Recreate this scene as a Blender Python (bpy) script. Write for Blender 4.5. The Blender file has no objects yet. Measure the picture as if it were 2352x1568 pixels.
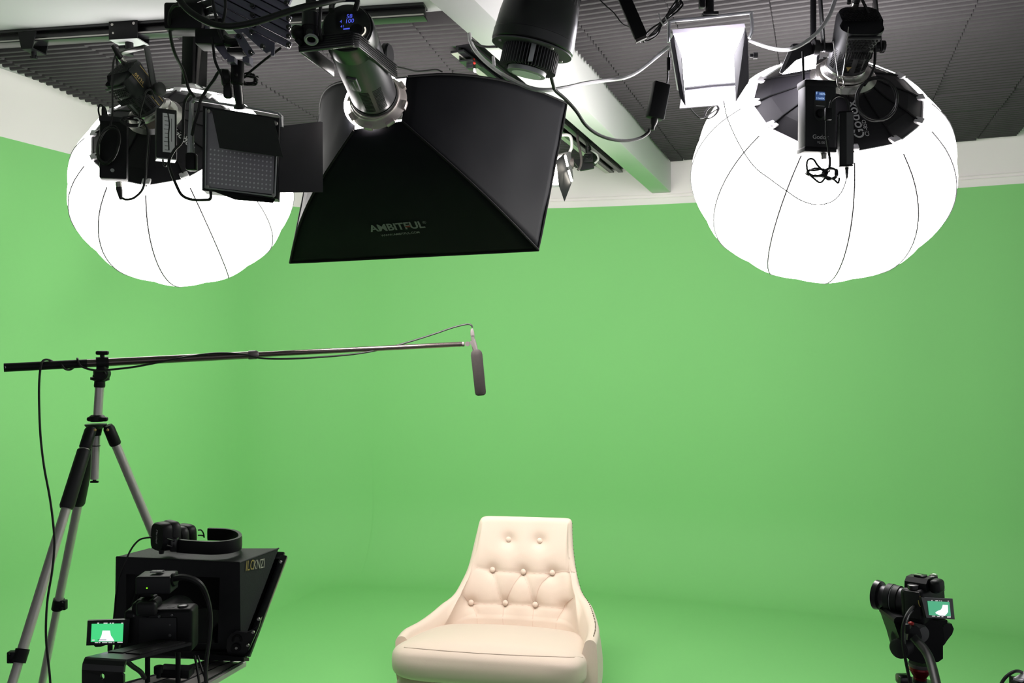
import bpy, bmesh, math, random
from mathutils import Vector, Matrix, noise
from mathutils.bvhtree import BVHTree
random.seed(7)
V = Vector
scene = bpy.context.scene
COL = scene.collection
FPX, CX, CY, CAMH = 1900.0, 1176.0, 784.0, 1.6


def P(px, py, y):
    """Where a sight line of the photograph meets depth y (metres in front of the lens)."""
    return V(((px - CX) / FPX * y, y, CAMH - (py - CY) / FPX * y))


def PZ(px, py, z):
    """Where a sight line meets the horizontal plane at height z."""
    y = (CAMH - z) * FPX / (py - CY)
    return P(px, py, y)


def PP(px, py, o, n):
    """Where a sight line meets the plane through o with normal n."""
    d = P(px, py, 1.0) - V((0, 0, CAMH))
    t = (o - V((0, 0, CAMH))).dot(n) / d.dot(n)
    return V((0, 0, CAMH)) + d * t


def frame(z, up=V((0, 0, 1))):
    """Columns x, y, z with z along the given direction and y as near up as can be."""
    z = V(z).normalized()
    if abs(z.dot(up)) > 0.999:
        up = V((0, 1, 0))
    x = V(up).cross(z).normalized()
    y = z.cross(x)
    return Matrix((x, y, z)).transposed()


def catmull(pts, sub=8, closed=False):
    pts = [V(p) for p in pts]
    if len(pts) < 3 or sub < 2:
        return pts
    n = len(pts)
    out = []
    segs = n if closed else n - 1
    for i in range(segs):
        if closed:
            p0, p1, p2, p3 = pts[(i - 1) % n], pts[i], pts[(i + 1) % n], pts[(i + 2) % n]
        else:
            p1, p2 = pts[i], pts[i + 1]
            p0 = pts[i - 1] if i else p1 * 2 - p2
            p3 = pts[i + 2] if i + 2 < n else p2 * 2 - p1
        for k in range(sub):
            t = k / sub
            out.append(0.5 * ((2 * p1) + (p2 - p0) * t + (2 * p0 - 5 * p1 + 4 * p2 - p3) * t * t + (3 * p1 - p0 - 3 * p2 + p3) * t ** 3))
    if not closed:
        out.append(pts[-1])
    return out


class G:
    """Collects shapes in world space; becomes one mesh."""

    def __init__(s):
        s.v, s.f, s.m = [], [], []

    def add(s, vs, fs, mi=0):
        b = len(s.v)
        s.v.extend(V(p) for p in vs)
        for f in fs:
            s.f.append([b + i for i in f])
            s.m.append(mi)
        return s

    def box(s, c, size, R=None, bev=0.0, seg=2, mi=0):
        bm = bmesh.new()
        bmesh.ops.create_cube(bm, size=1.0)
        for v in bm.verts:
            v.co = V((v.co.x * size[0], v.co.y * size[1], v.co.z * size[2]))
        if bev > 0:
            bmesh.ops.bevel(bm, geom=list(bm.edges), offset=min(bev, min(size) * 0.49), segments=seg, profile=0.5, affect='EDGES')
        bm.verts.index_update()
        R = R or Matrix.Identity(3)
        s.add([R @ v.co + V(c) for v in bm.verts], [[v.index for v in f.verts] for f in bm.faces], mi)
        bm.free()
        return s

    def tube(s, pts, r, n=8, sub=8, closed=False, caps=True, mi=0):
        q = catmull(pts, sub, closed)
        m = len(q)
        rs = r if isinstance(r, (list, tuple)) else None
        t0 = (q[1] - q[0]).normalized()
        nrm = t0.orthogonal().normalized()
        rings, prev = [], t0
        for i in range(m):
            if closed:
                t = (q[(i + 1) % m] - q[i - 1]).normalized()
            else:
                t = (q[min(i + 1, m - 1)] - q[max(i - 1, 0)])
                t = t.normalized() if t.length > 1e-9 else prev
            ax = prev.cross(t)
            if ax.length > 1e-8:
                nrm = Matrix.Rotation(prev.angle(t), 3, ax.normalized()) @ nrm
            nrm = (nrm - t * nrm.dot(t)).normalized()
            bn = t.cross(nrm)
            prev = t
            if rs:
                u = i / max(m - 1, 1) * (len(rs) - 1)
                k = min(int(u), len(rs) - 2)
                rr = rs[k] + (rs[k + 1] - rs[k]) * (u - k)
            else:
                rr = r
            rings.append([q[i] + (nrm * math.cos(2 * math.pi * j / n) + bn * math.sin(2 * math.pi * j / n)) * rr for j in range(n)])
        vs = [p for ring in rings for p in ring]
        fs = []
        for i in range(m if closed else m - 1):
            a, b = i * n, ((i + 1) % m) * n
            for j in range(n):
                fs.append([a + j, a + (j + 1) % n, b + (j + 1) % n, b + j])
        if caps and not closed:
            fs.append(list(range(n))[::-1])
            fs.append([(m - 1) * n + j for j in range(n)])
        return s.add(vs, fs, mi)

    def cyl(s, a, b, r0, r1=None, n=24, mi=0):
        return s.lathe(a, V(b) - V(a), [(0, r0), ((V(b) - V(a)).length, r0 if r1 is None else r1)], n, mi=mi)

    def lathe(s, o, axis, prof, n=32, caps=True, mi=0, up=V((0, 0, 1)), rot=0.0):
        R = frame(axis, up)
        o = V(o)
        vs, fs = [], []
        for (d, r) in prof:
            for j in range(n):
                a = 2 * math.pi * j / n + rot
                vs.append(o + R @ V((r * math.cos(a), r * math.sin(a), d)))
        for i in range(len(prof) - 1):
            for j in range(n):
                fs.append([i * n + j, i * n + (j + 1) % n, (i + 1) * n + (j + 1) % n, (i + 1) * n + j])
        if caps:
            fs.append(list(range(n))[::-1])
            fs.append([(len(prof) - 1) * n + j for j in range(n)])
        return s.add(vs, fs, mi)

    def ball(s, c, r, R=None, n=20, sc=(1, 1, 1), mi=0):
        R = R or Matrix.Identity(3)
        k = n // 2
        vs, fs = [], []
        for i in range(k + 1):
            th = math.pi * i / k
            for j in range(n):
                a = 2 * math.pi * j / n
                vs.append(V(c) + R @ V((r * sc[0] * math.sin(th) * math.cos(a), r * sc[1] * math.sin(th) * math.sin(a), r * sc[2] * math.cos(th))))
        for i in range(k):
            for j in range(n):
                fs.append([i * n + j, (i + 1) * n + j, (i + 1) * n + (j + 1) % n, i * n + (j + 1) % n])
        return s.add(vs, fs, mi)

    def torus(s, c, axis, R0, r, n=40, k=10, mi=0):
        F = frame(axis)
        return s.tube([V(c) + F @ V((R0 * math.cos(2 * math.pi * i / n), R0 * math.sin(2 * math.pi * i / n), 0)) for i in range(n)], r, k, 1, True, mi=mi)

    def slab(s, quad, t, mi=0):
        """A plate with the given corner loop and thickness t (built behind the loop, away from its normal)."""
        q = [V(p) for p in quad]
        n = V((0, 0, 0))
        for i in range(len(q)):
            n += q[i].cross(q[(i + 1) % len(q)])
        n.normalize()
        m = len(q)
        if n.dot(V((0, 0, CAMH)) - sum(q, V()) / m) < 0:      # thickness always goes to the far side
            n = -n
        vs = q + [p - n * t for p in q]
        fs = [list(range(m)), [m + i for i in range(m)][::-1]]
        for i in range(m):
            j = (i + 1) % m
            fs.append([i, m + i, m + j, j])
        return s.add(vs, fs, mi)

    def prism(s, pts2, o, x, y, t, mi=0):
        o, x, y = V(o), V(x), V(y)
        return s.slab([o + x * a + y * b for a, b in pts2], t, mi)

    def text(s, body, o, x, y, size=None, width=None, tall=1.0, ext=0.0004, align='LEFT', shear=0.0, mi=0, off=0.0):
        cu = bpy.data.curves.new('lettering_curve', 'FONT')
        cu.body = body
        cu.align_x = align
        cu.size = 1.0
        cu.shear = shear
        cu.offset = off
        cu.extrude = 0.0
        cu.resolution_u = 4
        ob = bpy.data.objects.new('lettering_curve', cu)
        me = bpy.data.meshes.new_from_object(ob)
        co = [v.co.copy() for v in me.vertices]
        fs = [list(p.vertices) for p in me.polygons]
        bpy.data.objects.remove(ob)
        bpy.data.curves.remove(cu)
        if co:
            if width:
                w = max(c.x for c in co) - min(c.x for c in co)
                k = width / w
            else:
                k = size
            x, y = V(x).normalized(), V(y).normalized()
            n = x.cross(y)
            s.add([V(o) + x * c.x * k + y * c.y * k * tall + n * ext for c in co], fs, mi)
        bpy.data.meshes.remove(me)
        return s

    def ring_plate(s, outer, inner, t, mi=0):
        """A plate with a hole: two loops of equal length."""
        n = len(outer)
        nn = V((0, 0, 0))
        for i in range(n):
            nn += outer[i].cross(outer[(i + 1) % n])
        nn.normalize()
        vs = list(outer) + list(inner) + [p - nn * t for p in outer] + [p - nn * t for p in inner]
        fs = []
        for i in range(n):
            j = (i + 1) % n
            fs.append([i, j, n + j, n + i])
            fs.append([2 * n + i, 3 * n + i, 3 * n + j, 2 * n + j])
            fs.append([i, 2 * n + i, 2 * n + j, j])
            fs.append([n + i, n + j, 3 * n + j, 3 * n + i])
        return s.add(vs, fs, mi)


def build(name, g, mat, parent=None, origin=None, label=None, angle=35):
    """Links the collected shapes as ONE mesh object. parent: an object with a world location kept in WLOC."""
    wl = V(origin) if origin is not None else (WLOC[parent.name] if parent else V((0, 0, 0)))
    me = bpy.data.meshes.new(name)
    me.from_pydata([p - wl for p in g.v], [], g.f)
    mats = mat if isinstance(mat, (list, tuple)) else [mat]
    for m in mats:
        me.materials.append(m)
    for p, mi in zip(me.polygons, g.m):
        p.material_index = mi
        p.use_smooth = True
    bm = bmesh.new()
    bm.from_mesh(me)
    bmesh.ops.recalc_face_normals(bm, faces=bm.faces)
    bm.to_mesh(me)
    bm.free()
    me.set_sharp_from_angle(angle=math.radians(angle))
    me.update()
    o = bpy.data.objects.new(name, me)
    COL.objects.link(o)
    if parent:
        o.parent = parent
        o.location = wl - WLOC[parent.name]
    else:
        o.location = wl
    WLOC[o.name] = wl
    if label:
        o['label'] = label
    return o


WLOC = {}


def thing(name, loc, label, cat, group=None):
    o = bpy.data.objects.new(name, None)
    COL.objects.link(o)
    o.empty_display_size = 0.05
    o.location = V(loc)
    WLOC[o.name] = V(loc)
    o['label'] = label
    o['category'] = cat
    if group:
        o['group'] = group
    return o


def single(name, g, mat, label, cat, group=None, angle=35):
    lo = V((min(p[i] for p in g.v) for i in range(3)))
    hi = V((max(p[i] for p in g.v) for i in range(3)))
    o = build(name, g, mat, None, V(((lo.x + hi.x) / 2, (lo.y + hi.y) / 2, lo.z)), angle=angle)
    o['label'] = label
    o['category'] = cat
    if group:
        o['group'] = group
    return o


def structure(name, g, mat, angle=35):
    o = build(name, g, mat, angle=angle)
    o['kind'] = 'structure'
    return o


# ------------------------------------------------------------------ materials
def srgb(r, g, b):
    def c(u):
        u /= 255
        return u / 12.92 if u <= 0.04045 else ((u + 0.055) / 1.055) ** 2.4
    return (c(r), c(g), c(b), 1)


def mat(name, col, rough=0.5, metal=0.0, spec=0.5, var=0.06, scale=30.0, bump=0.0, bscale=200.0, coat=0.0, sheen=0.0):
    m = bpy.data.materials.new(name)
    m.use_nodes = True
    nt = m.node_tree
    b = nt.nodes['Principled BSDF']
    b.inputs['Roughness'].default_value = rough
    b.inputs['Metallic'].default_value = metal
    b.inputs['Specular IOR Level'].default_value = spec
    b.inputs['Coat Weight'].default_value = coat
    b.inputs['Sheen Weight'].default_value = sheen
    tc = nt.nodes.new('ShaderNodeTexCoord')
    nz = nt.nodes.new('ShaderNodeTexNoise')
    nz.inputs['Scale'].default_value = scale
    nz.inputs['Detail'].default_value = 4
    nt.links.new(tc.outputs['Object'], nz.inputs['Vector'])
    mx = nt.nodes.new('ShaderNodeMix')
    mx.data_type = 'RGBA'
    mx.inputs[6].default_value = tuple(c * (1 - var) for c in col[:3]) + (1,)
    mx.inputs[7].default_value = tuple(min(1, c * (1 + var)) for c in col[:3]) + (1,)
    nt.links.new(nz.outputs['Fac'], mx.inputs[0])
    nt.links.new(mx.outputs[2], b.inputs['Base Color'])
    if bump:
        n2 = nt.nodes.new('ShaderNodeTexNoise')
        n2.inputs['Scale'].default_value = bscale
        n2.inputs['Detail'].default_value = 3
        nt.links.new(tc.outputs['Object'], n2.inputs['Vector'])
        bp = nt.nodes.new('ShaderNodeBump')
        bp.inputs['Strength'].default_value = bump
        bp.inputs['Distance'].default_value = 0.002
        nt.links.new(n2.outputs['Fac'], bp.inputs['Height'])
        nt.links.new(bp.outputs['Normal'], b.inputs['Normal'])
    return m


def glow(name, col, strength):
    m = bpy.data.materials.new(name)
    m.use_nodes = True
    b = m.node_tree.nodes['Principled BSDF']
    b.inputs['Base Color'].default_value = (0.8, 0.8, 0.8, 1) if strength > 2 else (0.02, 0.02, 0.02, 1)
    b.inputs['Emission Color'].default_value = col
    b.inputs['Emission Strength'].default_value = strength
    b.inputs['Roughness'].default_value = 0.6
    return m


M = {}
M['green'] = mat('green_paint', (0.245, 0.60, 0.215, 1), 0.7, spec=0.15, var=0.015, scale=2.0, bump=0.03, bscale=60)
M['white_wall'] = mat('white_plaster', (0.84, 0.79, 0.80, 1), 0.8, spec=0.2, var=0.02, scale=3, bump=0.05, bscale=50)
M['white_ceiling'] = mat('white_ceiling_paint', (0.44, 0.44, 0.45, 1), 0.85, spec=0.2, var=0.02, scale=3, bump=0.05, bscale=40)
M['grey_floor'] = mat('grey_studio_floor', (0.16, 0.155, 0.16, 1), 0.6, spec=0.2, var=0.05, scale=4)
M['grey_wall'] = mat('grey_studio_wall', (0.22, 0.215, 0.22, 1), 0.8, spec=0.2, var=0.03, scale=3)
M['beam'] = mat('white_beam_paint', (0.74, 0.73, 0.74, 1), 0.7, spec=0.2, var=0.02, scale=5, bump=0.08, bscale=25)
M['foam'] = mat('grey_acoustic_foam', (0.060, 0.056, 0.060, 1), 0.95, spec=0.1, var=0.10, scale=9, bump=0.5, bscale=400)
M['black'] = mat('black_plastic', (0.007, 0.007, 0.0085, 1), 0.48, spec=0.22, var=0.1)
M['black_matte'] = mat('matte_black', (0.008, 0.008, 0.009, 1), 0.75, spec=0.25, var=0.1)
M['black_gloss'] = mat('satin_black_metal', (0.012, 0.012, 0.014, 1), 0.28, metal=0.0, spec=0.6, var=0.1)
M['rubber'] = mat('black_rubber', (0.012, 0.012, 0.013, 1), 0.5, spec=0.35, var=0.1)
M['fabric_black'] = mat('black_softbox_fabric', (0.0085, 0.009, 0.012, 1), 0.7, spec=0.12, var=0.15, scale=6, bump=0.25, bscale=18)
M['cap_fabric'] = mat('black_cap_fabric', (0.012, 0.011, 0.014, 1), 0.6, spec=0.3, var=0.12, scale=8, bump=0.2, bscale=20)
M['hood_cloth'] = mat('black_hood_cloth', (0.022, 0.022, 0.025, 1), 0.6, spec=0.3, var=0.1, bump=0.2, bscale=300)
M['anod'] = mat('anodised_dark_metal', (0.13, 0.125, 0.175, 1), 0.45, metal=0.3, spec=0.5, var=0.05)
M['gunmetal'] = mat('gunmetal_barrel', (0.075, 0.072, 0.080, 1), 0.38, metal=0.55, spec=0.5, var=0.04)
M['alu'] = mat('brushed_aluminium', (0.56, 0.53, 0.51, 1), 0.36, metal=0.45, var=0.05, scale=60)
M['steel'] = mat('bright_steel', (0.65, 0.63, 0.6, 1), 0.25, metal=1.0, var=0.03)
M['grey_metal'] = mat('pale_grey_metal', (0.42, 0.43, 0.44, 1), 0.4, metal=0.3, var=0.04)
M['silver_ring'] = mat('pinkish_silver_ring', (0.62, 0.55, 0.53, 1), 0.4, metal=0.35, var=0.03)
M['dark_grey'] = mat('dark_grey_plastic', (0.017, 0.0175, 0.020, 1), 0.5, spec=0.3, var=0.06)
M['mid_grey'] = mat('mid_grey_plastic', (0.10, 0.10, 0.105, 1), 0.5, var=0.06)
M['brown_grey'] = mat('brownish_grey_metal', (0.085, 0.075, 0.078, 1), 0.5, metal=0.2, var=0.06)
M['white_plastic'] = mat('white_plastic', (0.72, 0.70, 0.72, 1), 0.45, var=0.02)
M['white_hose'] = mat('pale_grey_conduit', (0.55, 0.55, 0.55, 1), 0.4, var=0.03)
M['ink'] = mat('pale_printed_lettering', (0.62, 0.62, 0.62, 1), 0.6, var=0.02)
M['ink_dim'] = mat('grey_printed_lettering', (0.20, 0.20, 0.205, 1), 0.6, var=0.02)
M['ink_gilt'] = mat('pale_gilt_print', (0.42, 0.42, 0.33, 1), 0.5, var=0.02)
M['ink_red'] = mat('red_print', (0.20, 0.02, 0.02, 1), 0.6, var=0.02)
M['ink_black'] = mat('black_print', (0.01, 0.01, 0.01, 1), 0.6, var=0.02)
M['gold'] = mat('gold_print', (0.48, 0.33, 0.10, 1), 0.4, metal=0.3, var=0.03)
M['label_paper'] = mat('white_label_paper', (0.85, 0.86, 0.88, 1), 0.6, var=0.05, scale=120)
M['cream'] = mat('cream_upholstery', (0.665, 0.55, 0.46, 1), 0.85, spec=0.2, var=0.015, scale=300, bump=0.12, bscale=500, sheen=0.2)
M['cream_crease'] = mat('upholstery_seam', (0.62, 0.46, 0.38, 1), 0.9, spec=0.1, var=0.02)
M['bronze'] = mat('bronze_nailhead', (0.10, 0.065, 0.035, 1), 0.35, metal=0.9, var=0.05)
M['windscreen'] = mat('grey_foam_windscreen', (0.040, 0.035, 0.034, 1), 0.95, spec=0.1, var=0.12, scale=120, bump=0.5, bscale=900)
M['taupe'] = mat('taupe_rubber', (0.10, 0.085, 0.085, 1), 0.5, var=0.04)
M['pole'] = mat('dark_polished_pole', (0.16, 0.13, 0.125, 1), 0.25, metal=0.9, var=0.05)
M['red'] = mat('red_anodised_metal', (0.16, 0.006, 0.012, 1), 0.25, metal=0.5, var=0.05)
M['red_knob'] = mat('red_plastic_knob', (0.50, 0.025, 0.02, 1), 0.4, var=0.04)
M['diffuse_panel'] = mat('frosted_grey_panel', (0.42, 0.40, 0.44, 1), 0.45, spec=0.25, var=0.04)
M['led_dot'] = mat('unlit_led_dot', (0.85, 0.86, 0.88, 1), 0.4, var=0.03)
M['glass_dark'] = mat('dark_lens_glass', (0.004, 0.004, 0.006, 1), 0.08, spec=0.7, var=0.1)
M['flap_grey'] = mat('dark_grey_flap', (0.022, 0.022, 0.025, 1), 0.55, spec=0.35, var=0.05)
M['lilac'] = mat('pale_lilac_plastic', (0.85, 0.80, 0.90, 1), 0.4, var=0.02)
M['brown'] = mat('warning_yellow_print', (0.25, 0.17, 0.03, 1), 0.5, var=0.02)
M['glow_lantern'] = glow('glowing_white_fabric', (1.0, 0.965, 0.94, 1), 9.5)
M['glow_lantern_soft'] = glow('glowing_white_fabric_dimmer', (1.0, 0.965, 0.94, 1), 4.6)
M['glow_led'] = glow('lit_led_array', (0.97, 0.93, 1.0, 1), 22.0)
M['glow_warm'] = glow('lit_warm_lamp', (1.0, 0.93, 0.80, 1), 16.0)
M['glow_softbox'] = glow('lit_softbox_front', (1.0, 0.95, 0.91, 1), 25.0)
M['lcd_blue'] = glow('blue_lcd_digits', (0.10, 0.14, 1.0, 1), 0.53)
M['lcd_white'] = glow('pale_blue_lcd_digits', (0.45, 0.65, 1.0, 1), 0.59)
M['lcd_back'] = glow('blue_lcd_backlight', (0.05, 0.12, 0.35, 1), 0.33)
M['arc_white'] = glow('lit_dial_arc', (1.0, 0.95, 0.82, 1), 0.59)
M['led_green'] = glow('green_status_led', (0.30, 1.0, 0.02, 1), 0.53)
M['screen_green'] = glow('screen_green_picture', (0.07, 0.74, 0.25, 1), 0.59)
M['screen_teal'] = glow('screen_teal_picture', (0.085, 0.45, 0.24, 1), 0.59)
M['screen_pale'] = glow('screen_pale_chair', (0.80, 0.76, 0.90, 1), 0.85)
M['screen_white'] = glow('screen_white_marks', (0.8, 0.8, 0.8, 1), 0.53)
# ------------------------------------------------------------------ camera, world
cam = bpy.data.cameras.new('camera')
cam.sensor_width = 36.0
cam.lens = 36.0 * FPX / 2352.0
cam.clip_start = 0.05
cam_o = bpy.data.objects.new('camera', cam)
COL.objects.link(cam_o)
cam_o.location = (0, 0, CAMH)
cam_o.rotation_euler = (math.radians(90), 0, 0)
scene.camera = cam_o
scene.view_settings.view_transform = 'Standard'
scene.view_settings.look = 'None'
scene.view_settings.exposure = 0.65
scene.view_settings.gamma = 1.0
scene.view_settings.use_curve_mapping = False
w = bpy.data.worlds.new('studio_ambient')
scene.world = w
w.use_nodes = True
w.node_tree.nodes['Background'].inputs['Color'].default_value = (0.95, 0.96, 1.0, 1)
w.node_tree.nodes['Background'].inputs['Strength'].default_value = 0.3

# ------------------------------------------------------------------ room
CEIL = 2.85
GREEN_TOP = 2.538
H0 = GREEN_TOP - CAMH


def edge(px, py):
    y = H0 * FPX / (CY - py)
    return V(((px - CX) / FPX * y, y, 0))


LA_, LB_ = edge(0, 313), edge(480, 435)
BA_, BB_ = edge(800, 483.5), edge(1000, 481)
ld, bd_ = (LB_ - LA_).normalized(), (BB_ - BA_).normalized()
tt = ((BA_.x - LA_.x) * bd_.y - (BA_.y - LA_.y) * bd_.x) / (ld.x * bd_.y - ld.y * bd_.x)
corner = LA_ + ld * tt
FR = 0.75
half_a = math.acos(max(-1, min(1, (-ld).dot(bd_)))) / 2
tl = FR / math.tan(half_a)
arc_c = corner + ((-ld) + bd_).normalized() * (FR / math.sin(half_a))
ta, tb = corner - ld * tl, corner + bd_ * tl
a0_, a1_ = math.atan2(ta.y - arc_c.y, ta.x - arc_c.x), math.atan2(tb.y - arc_c.y, tb.x - arc_c.x)
if a1_ > a0_:
    a1_ -= 2 * math.pi
arc = [arc_c + V((math.cos(a0_ + (a1_ - a0_) * k / 24), math.sin(a0_ + (a1_ - a0_) * k / 24), 0)) * FR for k in range(25)]
left_line = [edge(0, 313) + (edge(0, 313) - edge(560, 455)).normalized() * d for d in (4.5, 3.0, 1.5)]
left_line = [ta - ld * d for d in (9.5, 5.0, 3.0, 2.0, 1.2, 0.6, 0.25)]
back_line = [tb + bd_ * 0.12, edge(1262, 478), edge(1420, 473), edge(1560, 467), edge(1800, 454), edge(2000, 443.5), edge(2173, 433.5), edge(2352, 421)]
ext = (back_line[-1] - back_line[-3]).normalized()
back_line += [back_line[-1] + ext * 0.8, back_line[-1] + ext * 2.2]
plan = left_line + arc[:-1] + catmull([arc[-1]] + back_line, 8)
split = len(left_line) + 12


def wall_mesh(pts):
    g = G()
    rad = 0.50
    prof = [(rad + 0.10, -0.002), (rad + 0.04, -0.0002)]
    for k in range(11):
        a = math.pi / 2 * k / 10
        prof.append((rad - rad * math.sin(a), rad - rad * math.cos(a)))
    prof += [(0, z) for z in (0.9, 1.3, 1.7, 2.1, 2.4, GREEN_TOP)]
    rows = []
    full = plan
    for i, p in enumerate(full):
        if p not in pts:
            continue
        t = (full[min(i + 1, len(full) - 1)] - full[max(i - 1, 0)]).normalized()
        n = V((t.y, -t.x, 0))
        rows.append([p + n * d + V((0, 0, z)) for d, z in prof] + [p + V((0, 0, CEIL + 0.02))])
    m = len(rows[0])
    vs = [q for r in rows for q in r]
    for i in range(len(rows) - 1):
        for j in range(m - 1):
            g.add([], [])
            g.f.append([i * m + j, (i + 1) * m + j, (i + 1) * m + j + 1, i * m + j + 1])
            g.m.append(2 if rows[i][-1].y < 2.3 else (1 if j == m - 2 else 0))
    g.v = vs
    return g


structure('wall_left', wall_mesh(plan[:split + 1]), [M['green'], M['white_wall'], M['grey_wall']], angle=60)
structure('wall_back', wall_mesh(plan[split:]), [M['green'], M['white_wall'], M['grey_wall']], angle=60)
g = G()
g.slab([V((-5, 2.5, 0)), V((6.5, 2.5, 0)), V((6.5, 6.4, 0)), V((-5, 6.4, 0))], 0.1, 0)
g.slab([V((-5, -5.0, -0.003)), V((6.5, -5.0, -0.003)), V((6.5, 2.5, -0.003)), V((-5, 2.5, -0.003))], 0.097, 1)
structure('floor', g, [M['green'], M['grey_floor']])

# beam, square to the right-hand ceiling panels
BD = V((math.sin(math.radians(20.6)), math.cos(math.radians(20.6)), 0))
BS = V((BD.y, -BD.x, 0))
b0 = PZ(984, 0, 2.615)
b1 = PZ(1137, 46, 2.615)
bw = (b1 - b0).dot(BS)
BL0 = b0 - BD * 4.5
LEN = 4.5 + 3.55
g = G()
c = BL0 + BS * bw / 2 + BD * LEN / 2
g.box(V((c.x, c.y, (2.615 + CEIL + 0.02) / 2)), (bw, LEN, CEIL + 0.02 - 2.615), Matrix((BS, BD, V((0, 0, 1)))).transposed(), 0.006)
structure('trim_1', g, M['beam'])


def beam_x(y, side=0):
    """x of the beam's left (0) or right (1) face at depth y."""
    p = b0 + BS * (bw * side)
    return p.x + (y - p.y) * BD.x / BD.y


# ceiling slab and the foam strips fixed under it
g = G()
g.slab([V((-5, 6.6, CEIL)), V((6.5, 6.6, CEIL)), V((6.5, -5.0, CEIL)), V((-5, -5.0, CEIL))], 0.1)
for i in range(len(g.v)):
    pass


def wall_y(x):
    best = None
    for a, b in zip(plan[split:], plan[split + 1:]):
        if min(a.x, b.x) <= x <= max(a.x, b.x) and abs(b.x - a.x) > 1e-6:
            yy = a.y + (b.y - a.y) * (x - a.x) / (b.x - a.x)
            best = yy if best is None else max(best, yy)
    return best


def foam(g, d, ok, origin, urange, vrange, colw, pitch, mi):
    """Foam tiles of parallel ridges. d: ridge direction in plan; ok(p): is a plan point covered."""
    n = V((-d.y, d.x, 0))
    u = urange[0]
    ci = 0
    while u < urange[1]:
        phase = random.uniform(-0.012, 0.012)
        v = vrange[0] + phase
        k = 0
        ang = 0
        while v < vrange[1]:
            if k % 8 == 0:
                dz = random.uniform(-0.004, 0.004)
                dv = random.uniform(-0.004, 0.004)
            a0, a1 = u + 0.002, u + colw - 0.002
            # clip along the ridge
            best = None
            steps = 12
            ins = [ok(origin + d * (a0 + (a1 - a0) * s / steps) + n * v) for s in range(steps + 1)]
            if any(ins):
                i0 = ins.index(True)
                i1 = steps - ins[::-1].index(True)
                if i1 > i0:
                    p0 = origin + d * (a0 + (a1 - a0) * i0 / steps) + n * (v + dv)
                    p1 = origin + d * (a0 + (a1 - a0) * i1 / steps) + n * (v + dv)
                    z1 = 2.802 + dz
                    h = pitch * 0.5
                    prof = [(-h * 0.52, CEIL - 0.001), (-h * 0.42, z1 + 0.006), (-h * 0.32, z1 + 0.001), (-h * 0.16, z1), (h * 0.16, z1), (h * 0.32, z1 + 0.001), (h * 0.42, z1 + 0.006), (h * 0.52, CEIL - 0.001)]
                    vs = [V((p.x, p.y, 0)) + n * o + V((0, 0, z)) for p in (p0, p1) for o, z in prof]
                    m = len(prof)
                    fs = [[i, i + 1, m + i + 1, m + i] for i in range(m - 1)] + [list(range(m))[::-1], [m + i for i in range(m)]]
                    g.add(vs, fs, mi)
            v += pitch
            k += 1
        u += colw
        ci += 1


RA = PZ(0, 70, CEIL)
RB = PZ(985, 4, CEIL)
RDIR = (RB - RA).normalized()
RN = V((-RDIR.y, RDIR.x, 0))
le0, le1 = PZ(0, 160, 2.8), PZ(230, 247, 2.8)


def left_ok(p):
    if (p - RA).dot(RN) < 0.075:
        return False
    e = le0.x + (p.y - le0.y) * (le1.x - le0.x) / (le1.y - le0.y)
    if p.x < e or p.x > beam_x(p.y, 0) - 0.015:
        return False
    wy = wall_y(p.x)
    return wy is None or p.y < wy - 0.05


re0, re1 = PZ(2320, 335, 2.8), PZ(2352, 286, 2.8)


def right_ok(p):
    if p.x < beam_x(p.y, 1) + 0.012:
        return False
    if p.x > re0.x + (p.y - re0.y) * BD.x / BD.y:
        return False
    wy = wall_y(p.x)
    return p.y > 1.2 and wy is not None and p.y < wy - 0.10


a = math.radians(10.9)
foam(g, V((math.cos(a), -math.sin(a), 0)), left_ok, V((-2.6, 3.0, 0)), (-0.6, 3.8), (-0.3, 3.6), 0.46, 0.0435, 1)
foam(g, BS, right_ok, V((b1.x, 1.0, 0)), (-1.5, 4.2), (-0.2, 5.5), 0.345, 0.0435, 1)
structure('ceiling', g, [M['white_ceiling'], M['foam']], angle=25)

# two thin conduits on the white strip of the back wall
for zz, nm in ((2.604, 'trim_2'), (2.583, 'trim_3')):
    g = G()
    pts = []
    full = plan
    for i in range(split + 16, len(full) - 12, 4):
        t = (full[i + 1] - full[i - 1]).normalized()
        n = V((t.y, -t.x, 0))
        pts.append(full[i] + n * 0.004 + V((0, 0, zz)))
    g.tube(pts, 0.0035, 8, 2)
    structure(nm, g, M['white_wall'])
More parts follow.
